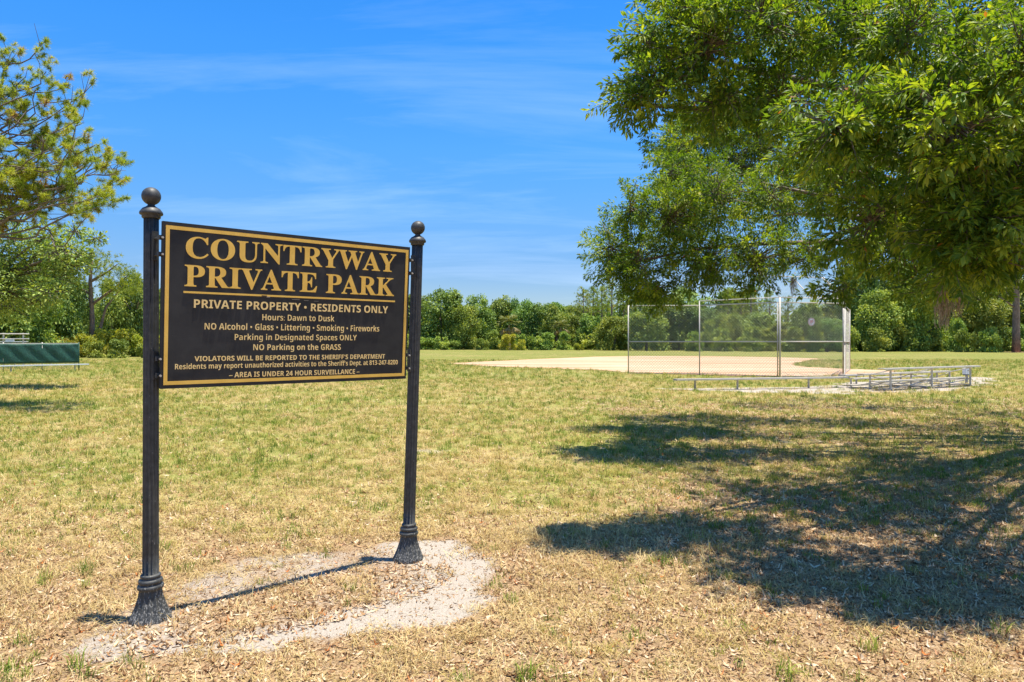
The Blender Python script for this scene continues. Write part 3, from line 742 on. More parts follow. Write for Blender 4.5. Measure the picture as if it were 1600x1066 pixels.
# (X, D, z, rx, ry, rz, clusters)
BL = [
 # finger near: upper left bough
 (.95, 5.6, 3.55, .22, .35, .16, 16), (1.15, 5.6, 3.72, .35, .45, .28, 34), (1.05, 5.5, 4.02, .20, .3, .14, 12), (1.55, 5.5, 3.95, .45, .5, .38, 60), (1.45, 5.7, 4.35, .4, .5, .35, 40), (2.0, 5.5, 4.2, .5, .6, .42, 70),
 (1.75, 5.7, 3.6, .4, .5, .25, 40), (2.3, 5.9, 3.7, .5, .6, .35, 60), (2.6, 5.4, 4.2, .55, .6, .5, 70), (2.9, 5.9, 4.9, .7, .8, .5, 60), (2.2, 6.0, 4.9, .6, .7, .4, 50),
 # front right, closest to the camera
 (2.2, 4.6, 3.05, .42, .5, .30, 55), (2.75, 4.3, 2.95, .45, .45, .45, 85), (3.15, 4.2, 3.35, .45, .5, .45, 70), (2.95, 4.35, 2.35, .40, .42, .36, 75), (3.35, 4.6, 2.65, .5, .5, .5, 85), (2.55, 4.9, 2.45, .32, .4, .30, 35),
 (2.75, 4.8, 3.75, .5, .5, .45, 60), (3.5, 4.3, 3.0, .5, .6, .6, 50), (3.3, 5.1, 3.9, .6, .6, .5, 50),
 # middle depth
 (3.3, 6.6, 3.3, .6, .7, .5, 75), (3.9, 6.3, 3.0, .6, .7, .55, 75), (4.4, 6.4, 3.8, .7, .8, .7, 80), (3.9, 7.3, 4.3, .8, .8, .7, 85), (3.2, 7.3, 4.7, .7, .8, .6, 70), (4.7, 7.2, 2.7, .6, .7, .4, 60), (5.1, 6.8, 5.0, .9, .9, .8, 60), (4.3, 6.9, 5.3, .9, .9, .6, 50), (3.3, 8.6, 5.9, 1., 1., .6, 55),
 # finger two: lower left crown
 (1.40, 9.9, 2.95, .35, .7, .45, 40), (1.75, 9.8, 2.75, .5, .8, .5, 80), (2.2, 9.6, 3.35, .6, .8, .6, 100), (1.65, 9.6, 3.45, .35, .6, .35, 36), (2.7, 9.8, 2.75, .6, .8, .45, 95), (2.1, 10.1, 2.35, .45, .7, .28, 48), (2.85, 9.6, 3.65, .6, .8, .5, 80), (3.4, 9.6, 2.75, .55, .8, .5, 80),
 (2.9, 12.6, 5.2, .55, .7, .5, 50), (3.5, 12.6, 6.1, .8, .8, .65, 70), (4.5, 12.5, 5.9, 1., .9, .8, 90), (2.75, 12.4, 6.8, .55, .7, .5, 45), (3.5, 12.6, 7.6, .9, .8, .65, 60), (4.4, 12.3, 7.6, 1., .9, .7, 60), (3.7, 9.9, 3.7, .6, .8, .5, 60), (4.6, 9.7, 4.3, .7, .8, .6, 60),
 (4.1, 9.9, 2.75, .45, .6, .25, 28), (4.9, 9.6, 4.9, .9, 1., .7, 70), (5.6, 9.5, 3.1, .8, .9, .5, 70), (6.2, 8.6, 3.6, .9, 1., .8, 90), (6.3, 9.6, 5.2, 1.1, 1.1, .9, 80), (5.4, 8.2, 4.2, .8, .9, .7, 85), (5.3, 8.0, 2.8, .6, .8, .4, 60), (6.9, 8.6, 2.6, .8, .8, .5, 60),
 # finger three and the far side
 (3.2, 14.0, 3.9, .7, .9, .7, 55), (4.1, 14.2, 4.2, .9, 1., .9, 80), (5.2, 13.8, 4.4, 1., 1.1, 1., 90), (5.0, 14.4, 5.8, 1., 1.1, .9, 60), (6.4, 13.6, 5.0, 1., 1.1, 1., 80), (7.6, 13.4, 4.0, 1., 1.1, .9, 80), (7.0, 17.0, 5.0, 1.4, 1.2, 1., 60), (9.4, 16.6, 4.6, 1.5, 1.2, 1.1, 70), (11.5, 15.5, 4.6, 1.5, 1.3, 1.2, 60), (8.6, 12.2, 5.8, 1.3, 1.2, 1., 60), (9.5, 13.2, 3.4, 1., 1., .6, 60), (12.3, 18.0, 4.5, 1.3, 1.1, 1., 40), (9.3, 19.0, 5.0, 1.3, .9, .8, 36),
 (4.4, 5.5, 3.9, .8, .7, .6, 70), (5.0, 4.9, 3.8, .8, .7, .6, 60), (5.2, 6.2, 4.6, .9, .8, .7, 60), (6.3, 7.4, 4.9, 1., .9, .8, 60), (7.6, 8.8, 4.6, 1., 1., .8, 50), (4.1, 4.6, 3.4, .6, .5, .5, 50),
 (3.1, 4.45, 2.15, .42, .4, .26, 50), (3.7, 5.2, 2.3, .5, .5, .30, 50), (4.3, 6.6, 2.25, .6, .6, .32, 45), (3.4, 5.9, 2.45, .4, .5, .3, 30), (5.4, 8.6, 2.3, .7, .7, .3, 40), (3.6, 8.3, 2.75, .3, .4, .18, 10),
 (2.95, 11.6, 4.55, .5, .6, .45, 60), (3.7, 11.6, 4.7, .7, .6, .5, 80), (3.15, 11.4, 5.3, .45, .6, .35, 45), (2.45, 10.4, 4.2, .42, .5, .38, 46), (3.0, 10.6, 4.1, .5, .5, .4, 50), (3.35, 7.0, 2.12, .26, .3, .14, 14), (3.55, 7.2, 2.45, .22, .3, .12, 8),
 (5.4, 7.3, 5.9, .8, .7, .6, 60), (6.0, 6.6, 5.2, .8, .7, .6, 50), (4.9, 8.2, 5.9, .8, .7, .5, 50),
 (3.4, 11.8, 5.1, .6, .6, .5, 60), (4.3, 11.9, 4.9, .7, .7, .6, 70), (4.0, 12.0, 5.7, .7, .6, .5, 60), (2.7, 10.9, 4.7, .4, .5, .35, 36), (4.9, 11.4, 4.2, .6, .6, .5, 50),
 # over and around the trunk (mostly outside the picture)
 (8.2, 10.2, 6.6, 1.5, 1.5, 1., 60), (10.5, 11, 7.6, 2., 2., 1., 60), (8.5, 7.2, 5.6, 1.5, 1.5, 1.1, 50), (7.0, 6.2, 4.6, 1.2, 1.2, .9, 50), (5.6, 5.2, 4.0, 1.1, 1., .9, 50), (12.5, 8.5, 5.5, 1.8, 1.8, 1.2, 40), (13.2, 12, 5.6, 1.8, 1.8, 1.2, 40), (6.5, 11.2, 7.2, 1.3, 1.3, .8, 45), (4.4, 11.5, 6.6, 1., 1., .7, 40),
]
LB, LA, LL, LW, LT = [], [], [], [], []; S0, S1, SR0, SR1 = [], [], [], []
fork = TB + Z * 2.3
for bi, (x, y, z, rx, ry, rz, nc) in enumerate(BL):
    c = np.array([x, y, z]); rad = np.array([rx, ry, rz])
    dist = np.linalg.norm(c - fork)
    if rx * nc > 22 and bi % 2 == 0 or bi in (0, 2):
        n_ = 9; mid = np.array([0, 0, .10 * dist + .3])
        P = bez(fork + rng.normal(size=3) * [.1, .1, .3], c, mid, n_, .05, rng)
        MB().tube(P, np.linspace(.035 + .006 * dist, .014, n_), 7, False).build('limb', M['bark'], oak, smooth=True)
    # branchlets from the blob centre to each cluster
    if 1.9 < x < 6 and y < 15 and z > 3.6 and nc > 45: nc = int(nc * .8)
    u = unit(rng.normal(size=(nc, 3))); rr = rng.random((nc, 1)) ** .45
    cc = c + u * rr * rad
    dirs = unit(unit((cc - c) / rad) * .7 + unit(c - fork) * .35 + rng.normal(size=(nc, 3)) * .35 + [0, 0, -.22])
    big = .90 if y < 7.5 else (.86 if y < 12 else 1.2)
    tl = rng.uniform(.22, .42, nc) * (.9 + .25 * (y > 7)) * big ** .5
    st = cc - dirs * tl[:, None] * .5; en = cc + dirs * tl[:, None] * .5
    S0.append(c + (st - c) * .15 + rng.normal(size=(nc, 3)) * .02); S1.append(st); SR0.append(np.full(nc, .008)); SR1.append(np.full(nc, .0035))
    S0.append(st); S1.append(en); SR0.append(np.full(nc, .0035)); SR1.append(np.full(nc, .0015))
    nl = 54 if y < 7.5 else (66 if y < 12 else 50)
    if x > .75 * y + 1.2: nl = 36
    for k in range(3):          # side twigs
        pass
    t = rng.random((nc, nl)) ** .8
    ph = rng.random((nc, nl)) * 6.283
    a = unit(np.cross(dirs, rng.normal(size=(nc, 3)))); b = np.cross(dirs, a)
    radial = np.cos(ph)[..., None] * a[:, None] + np.sin(ph)[..., None] * b[:, None]
    side = rng.random((nc, nl, 1)) ** .7 * .10 * (1.1 - t[..., None])* big * 1.3
    base_ = st[:, None] + dirs[:, None] * (t * tl[:, None])[..., None] + radial * side
    ax_ = unit(radial * .75 + dirs[:, None] * .75 + rng.normal(size=(nc, nl, 3)) * .22 + [0, 0, -.1])
    LB.append(base_.reshape(-1, 3)); LA.append(ax_.reshape(-1, 3)); m_ = nc * nl
    le = rng.uniform(.052, .088, m_) * big; LL.append(le); LW.append(le * rng.uniform(.26, .36, m_))
    ct = np.repeat(rng.normal(.48, .13, nc), nl); LT.append(np.clip(ct + rng.normal(0, .14, m_), .02, .92))
LB, LA, LL, LW, LT = map(np.concatenate, (LB, LA, LL, LW, LT))
odd = rng.random(len(LB)) < .003; LT[odd] = .99
off = np.array(oak.location)
# the nearest leaves are parts of their own, the rest one mass
cp = np.array([0, 0, CAMZ]); Dn = LB[:, 1]; inside = (np.abs(LB[:, 0] / LB[:, 1]) < .74) & (np.abs((LB[:, 2] - CAMZ) / LB[:, 1]) < .49)
order = np.argsort(np.where(inside, np.linalg.norm(LB - cp, axis=1) - LL * 4, 1e9))[:280]
near = np.zeros(len(LB), bool); near[order] = True
crown = link('crown', leaf_mesh('crown', LB[~near], LA[~near], LL[~near], LW[~near], LT[~near], M['oak'], rng, off), oak); crown['kind'] = 'stuff'
# one curved leaf mesh per shade, shared by the single leaves
leafvars = []
for tnt in (.25, .45, .65, .85):
    n = 7; V = []; t = np.linspace(0, 1, n)
    wv = np.array([.02, .55, .9, 1., .85, .5, .02]) * .5 * .30
    for i in range(n): V += [[t[i], wv[i], .05 * wv[i] / .15 - .10 * t[i] ** 2], [t[i], 0, -.10 * t[i] ** 2 - .012], [t[i], -wv[i], .05 * wv[i] / .15 - .10 * t[i] ** 2]]
    Q = []
    for i in range(n - 1): Q += [[3 * i, 3 * i + 1, 3 * i + 4, 3 * i + 3], [3 * i + 1, 3 * i + 2, 3 * i + 5, 3 * i + 4]]
    leafvars.append(mesh_np('leaf', np.array(V), [np.array(Q)], [M['oak']], {'tint': ('POINT', 'FLOAT', np.full(len(V), tnt))}, True))
for k, i in enumerate(order):
    o = link('leaf', leafvars[min(3, int(LT[i] * 4))], oak)
    x = Vector(LA[i]); up = Vector((rng.normal() * .5, rng.normal() * .5, 1)); s_ = up.cross(x).normalized(); zz_ = x.cross(s_)
    Mt = Matrix((x, s_, zz_)).transposed().to_4x4(); Mt.translation = Vector(LB[i] - off); Ls = LL[i] * 1.1
    o.matrix_local = Mt @ Matrix.Diagonal((Ls, Ls * 1.05, Ls, 1))
V, Q = sticks(np.concatenate(S0), np.concatenate(S1), np.concatenate(SR0), np.concatenate(SR1))
tw = link('twigs', mesh_np('twigs', V - off, [Q], [M['twig']]), oak); tw['kind'] = 'stuff'
print('oak leaves', len(LB))

def moss(loc, Lh, rad, n, label, seed):
    rg = np.random.default_rng(seed); r = root('spanish_moss', tuple(loc), label, 'moss'); m = MB()
    for k in range(n):
        a = rg.random() * 6.28; q = rad * math.sqrt(rg.random()); p0 = loc + np.array([q * math.cos(a) * .6, q * math.sin(a) * .6, rg.uniform(-.03, .02)])
        ln = Lh * rg.uniform(.4, 1.0); t = np.linspace(0, 1, 8)[:, None]
        sp = np.array([math.cos(a), math.sin(a), 0]) * q
        P = p0 + t * np.array([0, 0, -ln]) + sp * .30 * np.sin(t * 2.6) + rg.normal(size=(8, 3)) * .007
        m.tube(P, np.linspace(.0028, .0015, 8), 3, False)
    o = m.build('strands', M['moss'], r); o['kind'] = 'stuff'
moss(world(1472, 452, 4.7), .28, .052, 75, 'clump of brown hanging moss below the near right oak bough', 3)
moss(world(1496, 462, 5.2), .16, .05, 45, 'short pale tuft of moss just right of the big moss clump', 5)
moss(world(1240, 436, 9.8), .28, .06, 45, 'small brown moss tuft hanging over the backstop top rail', 4)

# ---------------- mesh variants for trees
def blob_crown(seed, R, H, nsub, nleaf, size, mat, squash=.8, hollow=.0, name='crown', low=.0):
    rg = np.random.default_rng(seed); Bs, As, Ls, Ts = [], [], [], []
    for k in range(nsub):
        u = unit(rg.normal(size=3)); u[2] = u[2] if u[2] > -.5 else -u[2] * .5
        zf = rg.uniform(low + .10, .90); wz = math.sqrt(max(.05, 1 - (max(0, zf - .42) / .56) ** 2))
        a_ = rg.random() * 6.283; rq = R * wz * rg.uniform(.35, .72); c = np.array([math.cos(a_) * rq, math.sin(a_) * rq, zf * H])
        rs = R * rg.uniform(.20, .36) * (1.1 - .35 * zf); n = int(nleaf * rg.uniform(.7, 1.3))
        d = unit(rg.normal(size=(n, 3)) + [0, 0, .25]); rr = rs * (rg.random((n, 1)) ** .28) * (1 + .22 * np.sin(d[:, :1] * 9 + k) * np.sin(d[:, 1:2] * 8 + 2 * k))
        Bs.append(c + d * rr * [1, 1, squash]); As.append(unit(d * .5 + rg.normal(size=(n, 3)) * .6 + [0, 0, -.25])); Ls.append(size * rg.uniform(.6, 1.3, n))
        Ts.append(np.clip(rg.normal(.30 + .36 * rg.random(), .16, n), .02, .92))
    B, A, L_, T_ = map(np.concatenate, (Bs, As, Ls, Ts))
    return leaf_mesh(name, B, A, L_, L_ * .55, T_, mat, rg)
def trunk_mesh(seed, H, r, mat, limbs=3, lean=.1, hl=.5):
    rg = np.random.default_rng(seed); m = MB(); P = bez([0, 0, -.2], [rg.normal() * lean * H * .3, rg.normal() * lean * H * .3, H], [rg.normal() * lean, 0, 0], 7, .02 * H * lean, rg)
    m.tube(P, np.linspace(r * 1.25, r * .35, 7), 8, False)
    for k in range(limbs):
        s_ = rg.uniform(hl * .7, .9); p = P[int(s_ * 6)]; a = rg.random() * 6.28; ln = H * .35 * rg.uniform(.6, 1.1)
        m.tube(bez(p, p + np.array([math.cos(a) * ln, math.sin(a) * ln, ln * .75]), [0, 0, -.1 * ln], 5), np.linspace(r * .5, r * .12, 5), 5, False)
    return m.mesh('trunk', [mat], (0, 0, 0), True)
def tuft_mesh(B, A, rg, nn, ln, wd, tint):
    """needle tufts: every needle one thin triangle pair"""
    n = len(B); d = unit(A[:, None] * .55 + unit(rg.normal(size=(n, nn, 3))) * .95); b = B[:, None] - A[:, None] * rg.random((n, nn, 1)) * ln * .9
    L_ = ln * rg.uniform(.7, 1.15, (n, nn, 1)); s = unit(np.cross(d, rg.normal(size=(n, nn, 3)))) * wd / 2
    V = np.stack([b - s, b + s, b + d * L_ + s * .3, b + d * L_ - s * .3], 2).reshape(-1, 3)
    V[2::4, 2] -= .12 * ln; V[3::4, 2] -= .12 * ln
    Q = np.arange(len(V)).reshape(-1, 4)
    tv = np.clip(np.repeat(tint, nn * 4) + rg.normal(0, .10, n * nn).repeat(4), .02, .99)
    return V, Q, tv
def pine_top(seed, R, z0, H, nb, name='crown'):
    rg = np.random.default_rng(seed); Bs, As = [], []; m = MB()
    P0, P1 = [], []
    for k in range(nb):
        f = (k + .5) / nb; z = z0 + (H - z0) * f * .97; a = k * 2.4 + rg.random(); ln = R * (1.05 - .75 * f ** 1.6) * rg.uniform(.55, 1.15)
        e = np.array([math.cos(a) * ln, math.sin(a) * ln, z + ln * .28]); s = np.array([0, 0, z]); P0.append(s); P1.append(e)
        n = 15
        t = rg.uniform(.45, 1.05, (n, 1)); c = s + (e - s) * t + rg.normal(size=(n, 3)) * [.16 * ln + .2, .16 * ln + .2, .14 * ln + .12]
        Bs.append(c); As.append(unit(c - s + [0, 0, ln * .4])); P0 += [s + (e - s) * .5] * 4; P1 += list(c[:4])
    B, A = np.concatenate(Bs), np.concatenate(As)
    V, Q, tv = tuft_mesh(B, A, rg, 16, .42, .06, rg.uniform(.2, .8, len(B)))
    V2, Q2 = sticks(np.array(P0), np.array(P1), np.full(len(P0), .05), np.full(len(P0), .015))
    me = mesh_np(name, np.concatenate([V, V2]), [np.concatenate([Q, Q2 + len(V)])], [M['pineneedle'], M['pinebark']], {'tint': ('POINT', 'FLOAT', np.concatenate([tv, np.full(len(V2), .1)]))})
    mi = np.concatenate([np.zeros(len(Q), np.int32), np.ones(len(Q2), np.int32)]); me.polygons.foreach_set('material_index', mi)
    return me
BR = [blob_crown(100 + i, 4.2, 9.0, 66, 190, .38, M['broad'], low=-.05) for i in range(4)]
LBm = [blob_crown(200 + i, 4.2, 8.0, 56, 170, .40, M['lightbroad'], low=-.05) for i in range(2)]
SH = [blob_crown(300 + i, 2.2, 3.0, 14, 200, .32, M['lightbroad'], low=-.2) for i in range(3)]
TR = [trunk_mesh(400 + i, 7, .22, M['bark'], 4, .25, .35) for i in range(3)]
PT = [pine_top(500 + i, 3.2, 8.0, 14.5, 16) for i in range(3)]
PTR = [trunk_mesh(600 + i, 14, .20, M['pinebark'], 0, .05) for i in range(2)]
prng = random.Random(4)
def broad_tree(px, ytop, D, hw, label, kind='b', v=None, group=None, ybase=None, name='broadleaf_tree'):
    X = (px - 800) / F * D; H = CAMZ + (HY - ytop) / F * D; R = hw / F * D
    r = root(name, (X, D, 0), label, 'tree', group); v = prng.randrange(9) if v is None else v
    me = (BR if kind == 'b' else LBm); me = me[v % len(me)]; hh = 9.0 if kind == 'b' else 8.0
    c = link('crown', me, r, (0, 0, H * .02)); c.scale = (R / 3.6, R / 3.6, H * 1.03 / hh); c.rotation_euler = (0, 0, prng.random() * 6.28)
    t = link('trunk', TR[v % 3], r); t.scale = (1, 1, H * .7 / 7); t.rotation_euler = (0, 0, prng.random() * 6.28)
    return r
def pine(px, ytop, D, label, v=0, w=1., group=None, X=None):
    X = (px - 800) / F * D if X is None else X; H = CAMZ + (HY - ytop) / F * D; s = H / 14.5
    r = root('pine_tree', (X, D, 0), label, 'tree', group)
    c = link('crown', PT[v % 3], r); c.scale = (s * w, s * w, s); c.rotation_euler = (0, 0, prng.random() * 6.28)
    t = link('trunk', PTR[v % 2], r); t.scale = (s * 1.1, s * 1.1, s * 1.02)
    return r
def shrub(px, ytop, D, hw, label, group=None, v=None, mat=None, bright=False):
    X = (px - 800) / F * D; H = CAMZ + (HY - ytop) / F * D; R = hw / F * D
    r = root('shrub', (X, D, 0), label, 'shrub', group); v = prng.randrange(9) if v is None else v
    me = SHB[v % 2] if bright else SH[v % 3]
    c = link('foliage', me, r, (0, 0, -.15)); c.scale = (R / 2.2, R / 2.2, H / 3.0); c.rotation_euler = (0, 0, prng.random() * 6.28)
    return r
SHB = [blob_crown(320 + i, 2.2, 3.0, 14, 330, .24, M['shrub'], low=-.2) for i in range(2)]
def palm_mesh():
    rg = np.random.default_rng(9); Bs, As, Ls, Ws, Ts = [], [], [], [], []
    for k in range(46):
        a = rg.random() * 6.28; el = rg.uniform(-.9, 1.2); d = np.array([math.cos(a) * math.cos(el), math.sin(a) * math.cos(el), math.sin(el)])
        c = d * 1.1; n = 14
        for j in range(n):
            f = (j / (n - 1) - .5) * 2.2; s = unit(np.cross(d, [0, 0, 1.])); ax2 = unit(d * math.cos(f) + s * math.sin(f) + np.array([0, 0, -.25]))
            Bs.append(c); As.append(ax2); Ls.append(.95); Ws.append(.11); Ts.append(.9 if el < -.2 else rg.uniform(.25, .7))
    return leaf_mesh('crown', np.array(Bs), np.array(As), np.array(Ls), np.array(Ws), np.array(Ts), M['frond'], rg)
PM = palm_mesh()
def palm(px, yc, D, label, s=1.0):
    X = (px - 800) / F * D; H = CAMZ + (HY - yc) / F * D
    r = root('palm_tree', (X, D, 0), label, 'palm tree'); c = link('crown', PM, r, (0, 0, H)); c.scale = (s, s, s)
    t = link('trunk', PTR[0], r); t.scale = (1.2, 1.2, H / 14)
G1, G2 = 'trees of the far tree line', 'trees of the tree line behind the oak'
# centre, between the sign and the backstop
broad_tree(653, 462, 148, 34, 'green tree in the far tree line partly behind the right sign post', v=0)
broad_tree(690, 449, 142, 40, 'tallest rounded tree of the far tree line just right of the sign', v=1)
broad_tree(727, 476, 138, 24, 'shorter light green tree beside the tallest rounded far tree', 'l', 0)
broad_tree(748, 464, 146, 28, 'dark green tree left of the palm in the far tree line', v=2)
broad_tree(782, 466, 150, 26, 'dark crowned tree rising directly behind the far palm', v=3)
broad_tree(815, 465, 148, 26, 'dense dark tree immediately right of the far palm', v=1)
broad_tree(846, 475, 145, 24, 'mid green tree in the middle of the far tree line', v=0)
broad_tree(870, 479, 142, 22, 'lower light green tree where the far tree line dips', 'l', 1)
broad_tree(897, 480, 146, 26, 'bushy green tree left of the group of slender far pines', v=2)
broad_tree(957, 494, 126, 28, 'bright green tree standing forward under the slender pines', 'l', 0)
broad_tree(925, 492, 138, 26, 'dull green tree under the leftmost slender pine', v=3)
palm(796, 508, 133, 'yellowish cabbage palm in front of the far tree line', 1.35)
palm(877, 512, 135, 'smaller faded palm in the middle of the far tree line', 1.0)
for i, (px, y, D) in enumerate(((912, 450, 140), (926, 447, 145), (941, 448, 140), (955, 436, 136), (975, 442, 142))):
    pine(px, y, D, ('leftmost slender pine left of the backstop', 'second slender pine from the left beside the backstop', 'third slender pine from the left beside the backstop', 'tall slender pine above the bright green forward tree', 'slender pine partly hidden by the tip of the oak boughs')[i], i, .8)
# behind the backstop
broad_tree(1010, 478, 122, 34, 'light green tree behind the left end of the backstop', 'l', 1)
broad_tree(1060, 462, 128, 36, 'tall green tree behind the left panel of the backstop', v=2)
broad_tree(1100, 482, 124, 28, 'green tree behind the second backstop post', v=0)
broad_tree(1140, 490, 122, 26, 'yellow green tree behind the middle backstop panel', 'l', 0)
broad_tree(1180, 486, 126, 28, 'leafy tree left of the double backstop post', v=1)
broad_tree(1215, 506, 118, 26, 'low light tree right behind the double backstop post', 'l', 1)
broad_tree(1262, 470, 112, 26, 'narrow dark vine-covered tree behind the round notice', v=3)
broad_tree(1292, 500, 108, 28, 'green tree behind the right backstop corner', v=2)
for i, (px, y, D) in enumerate(((1138, 452, 138), (1158, 456, 140), (1174, 446, 136), (1202, 450, 138), (1232, 462, 142), (1316, 418, 126))):
    pine(px, y, D, ('leftmost bare-stemmed pine seen through the backstop', 'second bare-stemmed pine seen through the backstop', 'thickest bare-stemmed pine seen through the backstop', 'pine just left of the double backstop post', 'pine above the low light tree in the sky gap', 'tall pine above the right backstop corner')[i], i, .75)
# right, beneath and behind the oak
for (px, y, D, hw, lb, k) in ((1345, 412, 118, 34, 'tall tree just right of the backstop in the right tree line', 'b'), (1395, 400, 122, 36, 'tallest green tree behind the oak, left of the leaning trunk', 'b'),
        (1370, 458, 112, 34, 'light shrubby tree at the foot of the right tree line beside the backstop', 'l'), (1440, 440, 112, 38, 'spreading tree with a leaning pale trunk under the hanging moss', 'l'),
        (1490, 425, 124, 40, 'green tree right of the leaning pale trunk', 'b'), (1535, 455, 114, 38, 'pale green tree between the moss and the reddish pine trunk', 'l'),
        (1560, 410, 126, 40, 'dense tree behind the reddish pine trunk', 'b'), (1625, 440, 118, 44, 'light tree at the right edge behind the reddish pine', 'l'), (1680, 410, 122, 46, 'dark tree past the right edge of the tree line', 'b')):
    broad_tree(px, y, D, hw, lb, k)
tp = ground(1437, 547); lt = root('leaning_tree', tuple(tp), 'small oak with a stout leaning trunk at the edge of the right woods', 'tree')
MB().tube([tp, tp + [-.5, 0, 1.6], tp + [-1.6, 0, 3.4], tp + [-2.6, 0, 5.2]], [.75, .60, .45, .25], 10).build('trunk', M['bark'], lt, smooth=True)
MB().tube([tp + [-.9, 0, 2.2], tp + [.6, 0, 4.4], tp + [2.2, 0, 5.6]], [.4, .3, .15], 8).build('limb', M['bark'], lt, smooth=True)
c = link('crown', LBm[1], lt, (-.5, 0, 3.2)); c.scale = (1.3, 1.1, .8)
tp = ground(1588, 550.5); rp_ = root('pine_tree', tuple(tp), 'pine with a thick straight reddish trunk at the right edge', 'tree')
MB().tube([tp - Z * .1, tp + Z * 3, tp + Z * 9, tp + Z * 16], [.58, .50, .42, .2], 12).build('trunk', M['pinebark'], rp_, smooth=True)
c = link('crown', PT[1], rp_, (0, 0, 0)); c.scale = (1.5, 1.5, 1.25)
MB().tube([tp + Z * 6.6, tp + np.array([-3.2, -.5, 8.6])], [.15, .05], 6).build('limb', M['pinebark'], rp_, smooth=True)
sheet('mulch_ring', [tp + np.array([math.cos(a) * 3, math.sin(a) * 2.6, 0]) for a in np.linspace(0, 6.28, 13)[:-1]], .014, M['redclay'], 'ring of reddish mulch around the foot of the pine at the right edge', .3)
# far trees hidden by the panel or just outside the frame
for i, px in enumerate((250, 310, 365, 425, 485, 540, 600)):
    broad_tree(px, 466 + (i * 37) % 14, 148 + (i % 3) * 5, 36, 'one of the green trees of the far tree line hidden by the sign panel', 'bl'[i % 2], i, 'trees behind the sign panel')
for i, (px, D) in enumerate(((1150, 150), (1320, 132), (1430, 140), (1530, 142), (1740, 120), (1000, 160), (1075, 155), (672, 168), (712, 166), (762, 165), (798, 168), (832, 164), (868, 166), (905, 165), (940, 168))):
    broad_tree(px, (452 if px > 990 else 474 + (px % 7)), D, 44 if px > 990 else 30, 'one of the dark trees deep in the woods behind the front rows', 'b', i, 'trees deep in the woods')
# undergrowth: low shrubs along the feet of the tree lines
for i in range(26):
    px = 560 + i * 21 + prng.uniform(-6, 6)
    shrub(px, 522 + prng.uniform(-8, 5), 134 + prng.uniform(-5, 5), prng.uniform(13, 20), 'low green shrub in the undergrowth at the foot of the far tree line', 'undergrowth shrubs of the far tree line')
shrub(795, 521, 127, 17, 'bright yellow-green shrub in front of the far palm', bright=True); shrub(815, 529, 127, 9, 'tiny yellow bush right of the bright shrub at the far palm', bright=True)
shrub(905, 533, 127, 10, 'small orange-yellow bush at the foot of the slender pines', bright=True)
for i in range(34):
    px = 1090 + i * 18 + prng.uniform(-6, 6); D = 116 - (px - 1090) * .012 + prng.uniform(-4, 4)
    shrub(px, 510 + prng.uniform(-16, 10), D + prng.uniform(-6, 4), prng.uniform(15, 26), 'leafy shrub in the undergrowth along the right tree line', 'undergrowth shrubs of the right tree line')
# distant wood closing the gaps
rg = np.random.default_rng(77); n = 26000
th = rg.uniform(-.85, .85, n); px = 800 + F * np.tan(th)
Dw = np.where(px < 240, 118, np.where(px < 1000, 172, 150)) + rg.uniform(-6, 6, n); Xw = np.tan(th) * Dw
Hm = 6.2 + 3.2 * fbm(Xw, Xw * 0, .06, 3) + 1.5 * fbm(Xw, Xw * 0, .35, 8); zw = Hm * rg.random(n) ** .8
B = np.stack([Xw, Dw, zw], 1); A = unit(rg.normal(size=(n, 3)) + [0, -.5, -.3]); L_ = rg.uniform(.8, 1.6, n)
o = link('distant_wood', leaf_mesh('distant_wood', B, A, L_, L_ * .6, np.clip(rg.normal(.45, .2, n), 0, .9), M['wood'], rg)); tag(o, 'dark mass of woods closing the view behind the tree lines', 'woods', kind='stuff')

# ---------------- left side
for (px, y, D, hw, lb, k, v) in ((-30, 395, 60, 62, 'dense tree at the left edge behind the near pine', 'b', 1), (42, 418, 64, 48, 'leafy tree above the grey bleachers at the left', 'l', 0), (88, 392, 70, 40, 'dark green tree left of the slender two-stemmed pine', 'b', 2),
        (205, 425, 88, 26, 'dark tree partly hidden by the left sign post', 'b', 3), (232, 445, 92, 24, 'tree seen in the gap beside the left sign post', 'b', 0), (176, 440, 86, 26, 'low light tree right behind the slender pine trunk', 'l', 1), (-120, 420, 62, 60, 'leafy tree outside the left edge', 'b', 2), (128, 440, 90, 30, 'low green tree left behind the slender pine trunk', 'b', 1)):
    broad_tree(px, y, D, hw, lb, k, v)
pd = 72; pb = world(143, 0, pd); pb[2] = 0
p2 = root('pine_tree', tuple(pb), 'slender pine with a dark trunk and open crown left of the sign', 'tree')
MB().tube([pb, pb + [.05, 0, 4], pb + [-.15, 0, 8], pb + [.1, 0, 11]], [.30, .25, .18, .07], 10).build('trunk', M['pinebark'], p2, smooth=True)
for (a0, a1, a2) in (((0, 0, 5.5), (2.5, 0, 7.3), (3.8, 0, 8.6)), ((0, 0, 6.5), (-2, .3, 7.6), (-3, .3, 8.8)), ((.9, 0, 3.0), (1.5, 0, 5.2), (3.4, 0, 7.6)), ((0, 0, 8), (1.6, .2, 9), (2.6, .2, 9.8))):
    MB().tube([pb + a0, pb + a1, pb + a2], [.16, .10, .04], 6, False).build('limb', M['pinebark'], p2, smooth=True)
rg = np.random.default_rng(55); cs = np.array([[0, 0, 11.2], [1.5, 0, 10.2], [-1.5, .2, 9.9], [3.0, 0, 9.1], [-2.8, 0, 8.8], [3.9, 0, 8.2], [-3.4, 0, 7.4], [2.6, 0, 7.4], [.8, 0, 9.0], [-1.2, 0, 7.6], [4.4, 0, 7.0], [-.4, .5, 10.2]])
